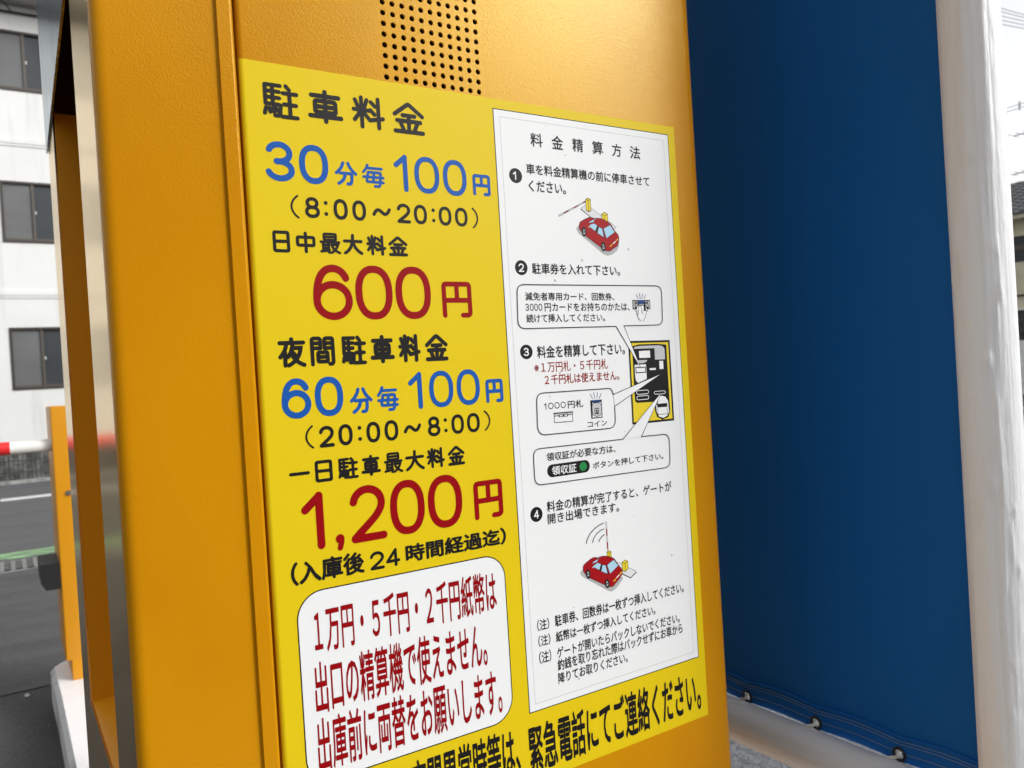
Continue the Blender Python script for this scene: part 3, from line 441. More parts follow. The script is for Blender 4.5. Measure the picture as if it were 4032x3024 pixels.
# ------------------------------------------------------------------ printed signs
DATA = json.loads(r'''{"ROWS":[["ink",0.134,207.82,184.03,[["駐",158.57,183.59],["車",189.74,215.18],["料",221.89,247.11],["金",253.56,279.13]]],["blue",0.155,168.28,141.19,[["3",158.27,178.52],["0",181.17,201.82]]],["blue",0.135,159.04,142.13,[["分",206.33,223.07],["毎",226.86,243.93]]],["blue",0.135,168.39,140.85,[["1",251.79,264.12],["0",268.24,288.97],["0",292.23,312.65]]],["blue",0.155,159.25,142.51,[["円",318.03,333.94]]],["ink",0.17,132.04,117.55,[["8",183.2,193.81],[":",196.77,199.87],["0",203.76,214.24],["0",217.66,227.96],["～",232.77,247.35],["2",251.97,263.08],["0",265.83,276.58],[":",280.43,283.65],["0",286.51,297.4],["0",300.46,311.5]]],["ink",0.085,132.86,116.58,[["(",172.9,179.24],[")",315.59,321.36]]],["ink",0.153,107.94,93.12,[["日",159.69,171.4],["中",175.51,189.24],["最",192.17,207.28],["大",209.16,223.87],["料",226.6,241.83],["金",243.79,258.93]]],["red",0.135,85.74,46.97,[["6",185.12,213.79],["0",216.08,244.6],["0",247.02,275.73]]],["red",0.135,75.03,47.53,[["円",284.98,310.78]]],["ink",0.15,35.87,15.29,[["夜",158.49,177.51],["間",180.66,198.24],["駐",202.95,221.58],["車",224.47,243.32],["料",246.54,264.34],["金",268.28,287.36]]],["blue",0.155,7.86,-19.58,[["6",158.82,179.15],["0",181.84,202.22]]],["blue",0.135,-0.99,-19.39,[["分",206.95,223.94],["毎",227.52,244.25]]],["blue",0.135,7.81,-19.68,[["1",252.53,265.02],["0",269.46,289.83],["0",292.88,313.16]]],["blue",0.155,-0.9,-19.29,[["円",318.36,334.22]]],["ink",0.17,-26.04,-40.89,[["2",182.97,193.94],["0",196.94,207.41],[":",211.18,214.28],["0",217.75,228.3],["0",231.62,242.45],["～",246.72,260.99],["8",266.29,276.8],[":",279.78,283.05],["0",286.33,297.22],["0",299.91,311.21]]],["ink",0.085,-24.78,-40.87,[["(",173.02,179.23],[")",315.11,321.24]]],["ink",0.15,-49.38,-64.42,[["一",160.7,175.03],["日",178.69,191.13],["駐",195.11,209.93],["車",212.3,227.05],["最",229.6,244.25],["大",246.49,261.88],["料",263.93,278.93],["金",281.67,296.11]]],["red",0.14,-70.54,-110.22,[["1",167.29,184.71],["2",201.38,228.98],["0",232.2,259.84],["0",262.62,291.61]]],["red",0.5,-102.19,-114.31,[[",",189.52,197.4]]],["red",0.135,-78.97,-108.67,[["円",301.83,327.78]]],["ink",0.17,-118.49,-131.5,[["2",214.29,225.35],["4",226.56,237.63]]],["pink",0.135,58.08,52.18,[["3",360.19,363.77],["0",364.51,368.11],["0",368.71,372.34],["0",372.95,376.75]],"panel"],["pink",0.14,-23.2,-28.5,[["1",372.31,375.06],["0",376.67,381.99],["0",383.06,388.2],["0",389.23,394.43]],"panel"]],"TX":[["（入庫後",157.64,-115.93,210.16,-131.94,"ink",0.033,"sticker"],["時間経過迄）",242.13,-117.51,328.72,-130.95,"ink",0.033,"sticker"],["夜間異常時等は、",235.37,-274.63,329.57,-311.43,"ink",0.021,"sticker"],["緊急電話にてご連絡ください。",338.08,-278.71,528.78,-317.49,"ink",0.021,"sticker"],["１万円・５千円・２千円紙幣は",170.93,-149.17,316.57,-180.97,"red",0.016,"notice"],["出口の精算機で使えません。",169.09,-186.07,305.37,-221.93,"red",0.016,"notice"],["出庫前に両替をお願いします。",168.46,-224.51,316.11,-261.48,"red",0.016,"notice"],["料",374.96,197.75,387.06,186.54,"ink",0.016,"panel"],["金",396.26,197.82,408.01,186.55,"ink",0.016,"panel"],["精",417.67,197.89,429.2,186.56,"ink",0.016,"panel"],["算",438.85,197.95,450.95,186.57,"ink",0.016,"panel"],["方",460.75,198.02,471.7,186.58,"ink",0.016,"panel"],["法",481.45,198.09,493.5,186.6,"ink",0.016,"panel"],["車を料金精算機の前に停車させて",369.04,172.15,502.64,163.29,"ink",0.0185,"panel"],["ください。",370.6,158.75,408.09,149.37,"ink",0.0185,"panel"],["駐車券を入れて下さい。",368.96,91.29,461.83,82.13,"ink",0.0185,"panel"],["減免者専用カード、回数券、",360.49,67.36,453.57,60.56,"ink",0.016,"panel"],["円カードをお持ちのかたは、",379.02,58.93,470.34,51.52,"ink",0.016,"panel"],["続けて挿入してください。",360.39,49.68,441.92,42.6,"ink",0.016,"panel"],["料金を精算して下さい。",368.83,23.83,462.08,13.47,"ink",0.0185,"panel"],["※１万円札・５千円札",365.29,10.52,441.84,1.78,"red",0.008,"panel"],["２千円札は使えません。",374.65,-0.14,453.92,-8.52,"red",0.016,"panel"],["円札",396.57,-22.65,412.7,-29.25,"ink",0.016,"panel"],["コイン",416.16,-41.75,437.12,-46.75,"ink",0.016,"panel"],["領収証が必要な方は、",371.93,-63.8,444.78,-70.76,"ink",0.016,"panel"],["領収証",376.44,-75.32,401.52,-82.75,"white",0.016,"panel"],["ボタンを押して下さい。",418.92,-76.44,499.77,-82.49,"ink",0.016,"panel"],["料金の精算が完了すると、ゲートが",369.15,-103.09,507.57,-112.18,"ink",0.016,"panel"],["開き出場できます。",369.25,-113.37,444.82,-122.03,"ink",0.016,"panel"],["（注）",352.75,-196.66,364.62,-205.97,"ink",0.016,"panel"],["（注）",352.98,-209.5,364.88,-218.67,"ink",0.016,"panel"],["（注）",352.87,-222.41,364.72,-232.4,"ink",0.016,"panel"],["駐車券、回数券は一枚ずつ挿入してください。",370.32,-196.51,515.03,-206.02,"ink",0.0185,"panel"],["紙幣は一枚ずつ挿入してください。",370.34,-210.06,479.35,-218.82,"ink",0.0185,"panel"],["ゲートが開いたらバックしないでください。",370.44,-222.78,507.94,-232.12,"ink",0.0185,"panel"],["釣銭を取り忘れた際はバックせずにお車から",370.37,-232.93,510.78,-242.34,"ink",0.0185,"panel"],["降りてお取りください。",370.26,-243.78,444.36,-252.88,"ink",0.0185,"panel"]],"DR":{"car_drawing":[["p","shade",0,[[416.4,121.4],[419.0,123.66],[433.19,115.54],[462.35,109.57],[462.5,108.17],[459.85,104.26],[454.92,100.9],[449.14,99.33],[444.63,100.38],[418.54,117.62]]],["p","pale",0,[[422.58,138.63],[428.77,142.34],[433.8,139.92],[460.66,124.75],[458.16,122.63],[449.13,125.77],[434.36,130.92]]],["c","black",0.3,[[422.58,138.63],[428.77,142.34],[433.8,139.92],[460.66,124.75],[458.16,122.63],[449.13,125.77],[434.36,130.92]]],["l","black",0.7,[[422.78,138.06],[434.36,130.92]]],["p","white",0,[[399.06,131.64],[428.52,145.65],[428.55,144.67],[399.37,130.7]]],["c","black",0.4,[[399.06,131.64],[428.52,145.65],[428.55,144.67],[399.37,130.7]]],["p","car",0,[[404.35,133.94],[409.66,136.48],[409.86,135.92],[404.7,133.5]]],["p","car",0,[[414.8,138.81],[420.09,141.31],[420.29,140.7],[415.1,138.29]]],["p","car",0,[[425.44,144.0],[428.51,145.45],[428.45,144.74],[425.69,143.47]]],["p","gold",0,[[428.53,147.02],[430.93,148.04],[433.7,147.17],[433.45,137.34],[430.78,136.28],[428.39,137.43]]],["c","black",0.45,[[428.53,147.02],[430.93,148.04],[433.7,147.17],[433.45,137.34],[430.78,136.28],[428.39,137.43]]],["l","black",0.45,[[428.53,147.02],[431.12,145.94],[433.7,147.17]]],["l","black",0.45,[[431.12,145.94],[430.78,136.28]]],["p","black",0,[[428.42,137.82],[430.82,136.79],[433.5,137.94],[433.45,137.34],[430.78,136.28],[428.39,137.35]]],["p","gold",0,[[444.9,135.07],[448.21,137.04],[451.67,135.46],[451.4,128.67],[444.89,130.31]]],["c","black",0.45,[[444.9,135.07],[448.21,137.04],[451.67,135.46],[451.4,128.67],[444.89,130.31]]],["l","black",0.45,[[444.9,135.07],[448.13,133.98],[451.67,135.46]]],["l","black",0.45,[[448.13,133.98],[447.93,130.08]]],["p","car",0,[[419.51,123.88],[420.97,127.07],[425.83,129.66],[431.18,131.72],[433.67,131.66],[436.87,131.06],[440.42,131.45],[445.46,131.13],[450.92,129.05],[454.38,127.24],[458.58,121.45],[461.99,118.39],[462.98,115.62],[462.18,110.77],[460.17,108.29],[451.51,103.38],[447.43,103.65],[441.55,106.61],[426.71,115.26],[421.61,119.32],[420.01,120.8]]],["c","black",0.45,[[419.51,123.88],[420.97,127.07],[425.83,129.66],[431.18,131.72],[433.67,131.66],[436.87,131.06],[440.42,131.45],[445.46,131.13],[450.92,129.05],[454.38,127.24],[458.58,121.45],[461.99,118.39],[462.98,115.62],[462.18,110.77],[460.17,108.29],[451.51,103.38],[447.43,103.65],[441.55,106.61],[426.71,115.26],[421.61,119.32],[420.01,120.8]]],["p","glass",0,[[429.81,126.67],[432.18,128.44],[436.3,130.16],[439.36,130.72],[436.5,129.46],[435.62,127.76]]],["c","black",0.3,[[429.81,126.67],[432.18,128.44],[436.3,130.16],[439.36,130.72],[436.5,129.46],[435.62,127.76]]],["p","glass",0,[[431.35,125.46],[436.3,126.77],[439.52,124.89],[436.78,120.03],[431.29,123.3]]],["c","black",0.35,[[431.35,125.46],[436.3,126.77],[439.52,124.89],[436.78,120.03],[431.29,123.3]]],["p","black",0,[[439.5,124.69],[440.88,124.17],[438.46,118.92],[436.83,119.95]]],["p","glass",0,[[440.96,123.98],[444.57,122.77],[446.11,115.11],[438.93,118.55]]],["c","black",0.35,[[440.96,123.98],[444.57,122.77],[446.11,115.11],[438.93,118.55]]],["p","glass",0,[[445.98,122.64],[453.53,126.31],[458.49,120.24],[448.77,114.43]]],["c","black",0.35,[[445.98,122.64],[453.53,126.31],[458.49,120.24],[448.77,114.43]]],["l","black",0.5,[[445.08,122.79],[446.51,114.93]]],["p","white",0,[[429.71,123.42],[430.63,124.44],[430.84,123.28],[430.24,122.66]]],["p","black",0,[[427.01,119.34],[426.92,118.03],[426.6,116.82],[426.08,115.83],[425.4,115.16],[424.64,114.87],[423.87,115.0],[423.17,115.52],[422.6,116.39],[422.22,117.52],[422.06,118.8],[422.15,120.1],[422.47,121.31],[422.99,122.3],[423.67,122.97],[424.43,123.26],[425.2,123.14],[425.9,122.62],[426.47,121.75],[426.86,120.62]]],["p","shade",0,[[425.71,118.99],[425.59,117.81],[425.21,116.92],[424.68,116.54],[424.12,116.8],[423.7,117.61],[423.53,118.76],[423.65,119.94],[424.02,120.83],[424.56,121.2],[425.11,120.95],[425.53,120.14]]],["p","black",0,[[425.32,119.1],[425.14,118.45],[424.77,118.04],[424.34,118.02],[424.02,118.4],[423.94,119.04],[424.12,119.69],[424.5,120.1],[424.92,120.12],[425.24,119.74]]],["p","black",0,[[447.19,107.41],[447.13,106.15],[446.83,104.99],[446.31,104.04],[445.62,103.39],[444.84,103.1],[444.05,103.21],[443.31,103.7],[442.7,104.53],[442.28,105.61],[442.09,106.83],[442.15,108.08],[442.45,109.24],[442.97,110.19],[443.65,110.85],[444.43,111.13],[445.22,111.03],[445.97,110.54],[446.58,109.72],[447.0,108.64]]],["p","shade",0,[[445.75,107.13],[445.66,105.97],[445.29,105.09],[444.74,104.72],[444.17,104.96],[443.71,105.75],[443.5,106.87],[443.59,108.03],[443.96,108.91],[444.51,109.28],[445.08,109.04],[445.54,108.25]]],["p","black",0,[[445.25,107.14],[445.06,106.51],[444.68,106.1],[444.23,106.09],[443.91,106.46],[443.82,107.09],[444.0,107.73],[444.39,108.13],[444.83,108.14],[445.16,107.77]]],["p","gold",0,[[451.85,107.78],[454.69,109.88],[454.77,108.89],[451.88,106.86]]],["p","white",0,[[455.41,110.51],[458.85,112.85],[458.76,111.64],[455.43,109.51]]],["p","gold",0,[[459.35,113.27],[461.73,114.97],[461.75,113.97],[459.45,112.47]]]],"exit_drawing":[["p","shade",0,[[398.73,-167.02],[401.48,-164.44],[413.87,-172.14],[444.52,-178.85],[444.09,-180.96],[438.0,-186.17],[434.26,-188.22],[430.63,-188.89],[426.71,-187.14],[401.71,-171.04],[399.24,-168.46]]],["p","pale",0,[[438.88,-164.88],[444.09,-167.59],[451.06,-171.84],[459.68,-176.43],[459.86,-177.47],[453.23,-181.08],[444.23,-175.8]]],["c","black",0.35,[[438.88,-164.88],[444.09,-167.59],[451.06,-171.84],[459.68,-176.43],[459.86,-177.47],[453.23,-181.08],[444.23,-175.8]]],["l","black",0.9,[[444.21,-176.12],[453.21,-181.32],[459.85,-177.63]]],["p","white",0,[[429.18,-128.87],[430.28,-129.03],[430.29,-153.89],[429.19,-153.7]]],["c","black",0.35,[[429.18,-128.87],[430.28,-129.03],[430.29,-153.89],[429.19,-153.7]]],["p","car",0,[[429.24,-134.59],[430.29,-134.75],[430.34,-140.68],[429.29,-140.51]]],["p","car",0,[[429.27,-146.03],[430.27,-146.19],[430.21,-152.29],[429.26,-152.13]]],["p","gold",0,[[428.47,-154.56],[430.8,-153.78],[433.25,-154.98],[433.16,-160.11],[428.67,-158.54]]],["c","black",0.45,[[428.47,-154.56],[430.8,-153.78],[433.25,-154.98],[433.16,-160.11],[428.67,-158.54]]],["l","black",0.45,[[428.47,-154.56],[430.89,-155.96],[433.25,-154.98]]],["l","black",0.45,[[430.89,-155.96],[430.9,-159.12]]],["p","gold",0,[[444.47,-166.06],[447.96,-164.68],[451.08,-166.23],[450.98,-172.83],[447.71,-174.64],[444.67,-173.49]]],["c","black",0.45,[[444.47,-166.06],[447.96,-164.68],[451.08,-166.23],[450.98,-172.83],[447.71,-174.64],[444.67,-173.49]]],["l","black",0.45,[[444.47,-166.06],[447.83,-167.66],[451.08,-166.23]]],["l","black",0.45,[[447.83,-167.66],[447.72,-174.44]]],["p","car",0,[[402.08,-163.0],[402.94,-161.23],[406.51,-159.15],[411.06,-157.24],[414.07,-156.59],[418.46,-157.55],[421.98,-157.18],[425.48,-157.32],[429.94,-158.36],[433.88,-160.03],[436.31,-161.65],[440.45,-167.94],[443.77,-171.73],[444.57,-173.47],[443.63,-176.89],[440.58,-179.51],[432.99,-184.8],[429.45,-184.52],[423.15,-181.14],[408.87,-173.15],[403.86,-168.35],[402.33,-166.13]]],["c","black",0.45,[[402.08,-163.0],[402.94,-161.23],[406.51,-159.15],[411.06,-157.24],[414.07,-156.59],[418.46,-157.55],[421.98,-157.18],[425.48,-157.32],[429.94,-158.36],[433.88,-160.03],[436.31,-161.65],[440.45,-167.94],[443.77,-171.73],[444.57,-173.47],[443.63,-176.89],[440.58,-179.51],[432.99,-184.8],[429.45,-184.52],[423.15,-181.14],[408.87,-173.15],[403.86,-168.35],[402.33,-166.13]]],["p","glass",0,[[411.71,-161.63],[413.8,-160.05],[417.86,-158.82],[421.18,-157.83],[418.32,-159.29],[417.46,-160.82]]],["c","black",0.3,[[411.71,-161.63],[413.8,-160.05],[417.86,-158.82],[421.18,-157.83],[418.32,-159.29],[417.46,-160.82]]],["p","glass",0,[[413.31,-163.28],[417.9,-161.64],[421.49,-163.57],[419.37,-168.39],[413.44,-164.86]]],["c","black",0.35,[[413.31,-163.28],[417.9,-161.64],[421.49,-163.57],[419.37,-168.39],[413.44,-164.86]]],["p","black",0,[[421.49,-163.57],[422.79,-164.19],[421.02,-169.67],[419.27,-168.45]]],["p","glass",0,[[422.78,-164.31],[426.36,-165.5],[428.04,-173.21],[421.13,-169.58]]],["c","black",0.35,[[422.78,-164.31],[426.36,-165.5],[428.04,-173.21],[421.13,-169.58]]],["p","glass",0,[[427.88,-165.49],[435.35,-162.19],[440.18,-168.09],[430.54,-173.67]]],["c","black",0.35,[[427.88,-165.49],[435.35,-162.19],[440.18,-168.09],[430.54,-173.67]]],["l","black",0.5,[[426.97,-165.45],[428.52,-173.49]]],["p","white",0,[[412.06,-164.8],[413.04,-163.62],[413.16,-164.61],[412.5,-165.47]]],["p","black",0,[[409.52,-169.59],[409.46,-170.82],[409.17,-171.9],[408.68,-172.73],[408.03,-173.23],[407.3,-173.34],[406.54,-173.07],[405.84,-172.43],[405.27,-171.48],[404.87,-170.33],[404.69,-169.08],[404.75,-167.86],[405.03,-166.78],[405.52,-165.95],[406.17,-165.45],[406.9,-165.33],[407.66,-165.6],[408.36,-166.24],[408.94,-167.18],[409.34,-168.33]]],["p","shade",0,[[408.16,-169.45],[408.08,-170.56],[407.73,-171.35],[407.21,-171.59],[406.67,-171.23],[406.24,-170.37],[406.04,-169.22],[406.13,-168.11],[406.47,-167.32],[406.99,-167.08],[407.53,-167.43],[407.96,-168.3]]],["p","black",0,[[407.73,-169.37],[407.56,-169.96],[407.19,-170.27],[406.77,-170.19],[406.47,-169.75],[406.38,-169.12],[406.56,-168.54],[406.92,-168.23],[407.34,-168.31],[407.65,-168.74]]],["p","black",0,[[429.36,-181.53],[429.3,-182.74],[428.98,-183.81],[428.45,-184.62],[427.76,-185.1],[426.96,-185.2],[426.15,-184.91],[425.41,-184.27],[424.79,-183.33],[424.37,-182.18],[424.18,-180.95],[424.24,-179.74],[424.56,-178.68],[425.08,-177.87],[425.78,-177.39],[426.57,-177.28],[427.38,-177.56],[428.13,-178.21],[428.75,-179.15],[429.17,-180.29]]],["p","shade",0,[[427.86,-181.36],[427.77,-182.45],[427.41,-183.22],[426.88,-183.46],[426.31,-183.1],[425.87,-182.24],[425.67,-181.12],[425.76,-180.03],[426.12,-179.26],[426.65,-179.02],[427.22,-179.38],[427.66,-180.24]]],["p","black",0,[[427.37,-181.28],[427.19,-181.87],[426.81,-182.18],[426.38,-182.1],[426.06,-181.65],[425.98,-181.01],[426.16,-180.42],[426.53,-180.1],[426.96,-180.19],[427.28,-180.63]]],["p","gold",0,[[433.6,-180.17],[436.66,-178.37],[436.62,-179.55],[433.68,-181.18]]],["p","white",0,[[437.22,-177.68],[440.62,-175.73],[440.58,-176.92],[437.25,-178.68]]],["p","gold",0,[[441.07,-175.22],[443.72,-173.71],[443.8,-174.72],[441.18,-176.43]]],["l","black",0.75,[[406.95,-143.66],[408.17,-140.45],[411.7,-135.97],[416.9,-132.49],[422.04,-130.34],[426.72,-129.36]]],["l","black",0.75,[[413.81,-143.77],[415.01,-140.97],[418.52,-137.24],[422.67,-135.14],[426.64,-134.39]]],["l","black",0.75,[[420.7,-143.84],[422.41,-141.77],[424.54,-140.15],[426.57,-139.17]]]],"ticket_drawing":[["p","black",0,[[474.04,61.03],[494.93,61.12],[494.88,52.79],[473.93,52.79]]],["p","white",0,[[475.3,59.97],[476.21,59.97],[476.15,53.79],[475.19,53.8]]],["p","white",0,[[493.03,60.05],[494.02,60.05],[493.85,53.7],[492.97,53.71]]],["p","grey",0,[[476.52,59.89],[480.39,59.89],[480.33,59.07],[476.57,59.08]]],["p","grey",0,[[488.65,59.97],[492.48,59.97],[492.52,59.14],[488.58,59.15]]],["p","grey",0,[[477.27,57.86],[480.23,57.85],[478.93,55.0],[477.3,54.8]]],["p","grey",0,[[488.91,57.83],[492.1,57.91],[492.08,54.95],[490.05,54.95]]],["p","navy",0,[[480.43,60.38],[488.58,60.54],[487.28,57.84],[481.3,57.77]]],["p","grey",0,[[481.55,57.44],[487.53,57.59],[487.74,56.77],[481.21,56.62]]],["p","white",0,[[479.82,56.02],[488.8,56.4],[491.68,51.24],[477.29,51.26]]],["c","black",0.5,[[479.82,56.02],[488.8,56.4],[491.68,51.24],[477.29,51.26]]],["p","black",0,[[486.88,56.28],[488.8,56.35],[489.6,51.26],[486.76,51.28]]],["p","white",0,[[478.91,51.33],[489.76,51.26],[489.57,48.79],[487.94,45.53],[485.52,42.48],[482.27,42.52],[479.74,44.8],[479.37,46.85]]],["p","white",0,[[480.27,50.1],[480.77,54.38],[481.64,55.19],[482.74,55.39],[483.9,54.98],[484.36,53.95],[484.22,50.07]]],["c","black",0.45,[[480.27,50.1],[480.77,54.38],[481.64,55.19],[482.74,55.39],[483.9,54.98],[484.36,53.95],[484.22,50.07]]],["p","white",0,[[480.5,50.3],[484.07,50.27],[483.99,49.25],[480.42,49.28]]],["l","black",0.5,[[484.15,51.3],[484.47,49.86],[485.76,48.91]]],["l","black",0.5,[[478.61,50.93],[478.15,48.49],[479.33,46.44],[479.74,44.8],[482.27,42.52]]],["l","black",0.5,[[489.59,51.18],[489.65,49.2],[487.94,45.53],[485.52,42.48]]],["l","black",0.4,[[478.23,49.51],[480.38,49.49]]],["l","black",0.4,[[478.3,48.28],[480.28,48.14]]],["l","navy",0.5,[[478.97,65.8],[481.11,62.13]]],["l","navy",0.5,[[482.57,67.04],[483.54,62.14]]],["l","navy",0.5,[[486.36,66.85],[485.44,62.14]]],["l","navy",0.5,[[490.08,65.64],[487.73,62.14]]]],"machine_drawing":[["p","gold",0,[[467.28,24.1],[515.0,23.72],[514.79,-47.84],[466.56,-47.53]]],["c","black",1.9,[[467.28,24.1],[515.0,23.72],[514.79,-47.84],[466.56,-47.53]]],["p","black",0,[[470.67,20.39],[479.36,21.75],[501.31,21.66],[511.56,20.58],[511.44,5.87],[511.51,-40.43],[508.7,-45.23],[501.42,-46.88],[495.31,-44.18],[493.18,-38.51],[493.33,-31.91],[491.26,-30.23],[472.44,-29.75],[470.42,-28.15],[470.04,-19.48]]],["p","lgrey",0,[[472.26,18.01],[473.46,19.6],[479.25,20.34],[502.68,20.18],[507.08,19.1],[509.13,16.53],[509.0,7.36],[496.84,7.45],[496.92,17.76]]],["p","white",0,[[478.17,15.81],[491.25,15.91],[491.26,9.54],[478.26,9.61]]],["p","lgrey",0,[[475.96,7.74],[487.66,7.54],[486.06,5.8],[482.36,4.87],[476.97,5.09]]],["p","white",0,[[472.22,3.83],[485.54,3.75],[485.6,-9.22],[475.24,-12.31],[472.88,-10.44],[472.11,-6.61]]],["c","black",0.9,[[473.45,1.34],[484.68,1.22],[484.47,-3.31],[473.52,-3.21]]],["p","white",0,[[489.62,0.06],[496.98,0.0],[496.99,-1.71],[489.71,-1.64]]],["p","white",0,[[501.71,6.15],[506.41,6.07],[506.35,-1.26],[501.71,-1.32]]],["c","white",0.55,[[474.78,-19.12],[474.01,-19.2],[473.33,-19.52],[472.86,-20.04],[472.66,-20.67],[472.76,-21.32],[473.15,-21.89],[473.76,-22.29],[474.52,-22.46],[484.63,-22.45],[485.41,-22.37],[486.1,-22.04],[486.58,-21.52],[486.79,-20.89],[486.68,-20.23],[486.29,-19.66],[485.66,-19.25],[484.9,-19.07]]],["c","white",0.55,[[474.68,-23.99],[473.94,-24.07],[473.28,-24.38],[472.83,-24.88],[472.63,-25.49],[472.73,-26.12],[473.1,-26.67],[473.7,-27.06],[474.43,-27.23],[484.61,-27.26],[485.37,-27.18],[486.03,-26.87],[486.5,-26.37],[486.7,-25.76],[486.6,-25.12],[486.22,-24.56],[485.61,-24.17],[484.87,-23.99]]],["c","white",0.5,[[495.01,-21.01],[494.42,-21.07],[493.91,-21.31],[493.55,-21.7],[493.39,-22.17],[493.47,-22.66],[493.77,-23.09],[494.24,-23.4],[494.81,-23.53],[505.31,-23.64],[505.91,-23.58],[506.43,-23.33],[506.8,-22.94],[506.96,-22.46],[506.88,-21.97],[506.58,-21.53],[506.1,-21.23],[505.51,-21.1]]],["p","white",0,[[496.64,-32.14],[498.51,-27.3],[501.28,-25.27],[506.44,-26.43],[509.52,-30.25],[510.23,-40.34],[507.29,-44.01],[502.66,-45.42],[497.57,-43.81],[494.97,-39.19],[494.82,-33.67]]],["p","black",0,[[495.89,-32.26],[508.37,-32.4],[508.36,-35.35],[496.03,-35.13]]],["c","black",0.5,[[496.61,-35.34],[507.97,-35.55],[507.89,-42.11],[496.45,-41.95]]]],"coin_slot_drawing":[["p","black",0,[[420.36,-24.1],[432.78,-24.11],[432.69,-39.75],[420.4,-39.72]]],["p","navy",0,[[422.41,-24.4],[431.25,-24.37],[431.26,-25.67],[422.46,-25.69]]],["p","white",0,[[422.51,-26.44],[432.0,-26.39],[431.85,-38.9],[421.86,-38.82]]],["p","lgrey",0,[[421.97,-29.53],[422.49,-28.0],[423.97,-26.74],[427.49,-26.39],[430.93,-27.22],[432.07,-28.87],[432.12,-35.37],[430.13,-37.78],[426.58,-38.29],[423.17,-37.32],[422.11,-35.59]]],["c","black",0.5,[[421.97,-29.53],[422.49,-28.0],[423.97,-26.74],[427.49,-26.39],[430.93,-27.22],[432.07,-28.87],[432.12,-35.37],[430.13,-37.78],[426.58,-38.29],[423.17,-37.32],[422.11,-35.59]]],["c","black",0.7,[[424.92,-31.3],[428.62,-31.3],[428.56,-35.97],[424.77,-35.91]]],["p","black",0,[[426.13,-32.37],[427.63,-32.37],[427.58,-35.66],[426.08,-35.66]]],["l","navy",0.6,[[420.85,-18.99],[423.04,-22.76]]],["l","navy",0.6,[[424.56,-17.77],[425.37,-22.72]]],["l","navy",0.6,[[428.64,-17.83],[427.77,-22.68]]],["l","navy",0.6,[[432.67,-19.06],[430.27,-22.85]]]],"note_slot_drawing":[["p","white",0,[[382.03,-32.15],[400.91,-32.24],[400.74,-40.15],[382.01,-39.91]]],["p","lgrey",0,[[382.17,-32.81],[400.67,-32.88],[400.69,-34.53],[382.27,-34.56]]],["c","black",0.6,[[382.03,-32.15],[400.91,-32.24],[400.74,-40.15],[382.01,-39.91]]],["l","black",1.0,[[381.84,-32.25],[401.09,-32.34]]],["l","black",0.5,[[382.41,-34.64],[386.7,-34.6]]],["l","black",0.5,[[396.25,-34.5],[400.68,-34.61]]],["p","black",0,[[386.54,-33.64],[396.23,-33.5],[396.16,-35.72],[386.53,-35.72]]],["p","white",0,[[387.68,-34.14],[390.5,-34.13],[390.52,-35.12],[387.7,-35.13]]],["p","white",0,[[392.48,-34.17],[395.23,-34.15],[395.25,-35.11],[392.5,-35.13]]],["p","black",0,[[389.61,-39.7],[393.01,-39.67],[393.06,-40.36],[389.66,-40.35]]]]},"BUB":[[[353.12,73.45,7],[509.66,73.9,7],[508.34,38.61,7],[462.28,38.43,0],[478.86,0.76,0],[453.56,38.17,0],[351.71,37.98,7]],[[365.69,-14.74,7],[443.94,-15.14,6],[445.91,-20.69,0],[502.17,-5.84,0],[446.66,-30.96,0],[446.42,-49.54,8],[364.53,-48.85,8]],[[359.1,-59.5,7],[453.73,-60.19,0],[501.77,-22.43,0],[474.98,-59.87,0],[508.31,-60.42,7],[507.4,-90.55,7],[358.89,-88.84,7]]],"PILL":[371.72,415.8,-73.71000000000001,-84.21000000000001],"DOT":[408.75,-78.94],"CIR":[["1",358.46,161.09,6.23,6.06],["2",358.52,87.08,6.1,6.05],["3",358.46,19.21,6.1,5.91],["4",358.63,-112.15,5.99,6.04]],"NB":[159.71,325.83,-137.34,-268.93]}''')
def printed(name, parts, parent, label=None):
    """parts = [(material, verts2d(mm), faces, off(mm))]; one flat print draped on the door"""
    bm = bmesh.new(); mats = []
    for m, vs, fs, off in parts:
        if m not in mats: mats.append(m)
        vv = [bm.verts.new((x / 1000, off / 1000, z / 1000)) for x, z in vs]
        for f in fs:
            try: fc = bm.faces.new([vv[i] for i in f]); fc.material_index = mats.index(m)
            except ValueError: pass
    for u in (.1448, .1453, .1459, .1467, .1475, .1480, UB, UB + .002, UB + .004, UB + .006):
        bmesh.ops.bisect_plane(bm, geom=bm.verts[:] + bm.edges[:] + bm.faces[:], plane_co=(u, 0, 0), plane_no=(1, 0, 0), dist=1e-6)
    for v in bm.verts: v.co = P3(v.co.x, v.co.z, v.co.y)
    for fc in bm.faces:
        fc.normal_update()
        if fc.normal.y > 0: fc.normal_flip()
    me = bpy.data.meshes.new(name); bm.to_mesh(me); bm.free()
    for m in mats: me.materials.append(M[m])
    o = bpy.data.objects.new(name, me); COL.objects.link(o)
    if parent:
        o.parent = parent; o.matrix_parent_inverse = Matrix.Translation(parent.matrix_world.translation if parent.type == 'EMPTY' else Vector(mc.location)).inverted()
        if parent.type != 'EMPTY': o.matrix_parent_inverse = parent.matrix_parent_inverse.inverted() @ Matrix.Translation(-Vector(mc.location)) if False else Matrix.Identity(4)
    if label: o['label'] = label
    return o
def rect(x0, z0, x1, z1): return [(x0, z0), (x1, z0), (x1, z1), (x0, z1)], [(0, 1, 2, 3)]
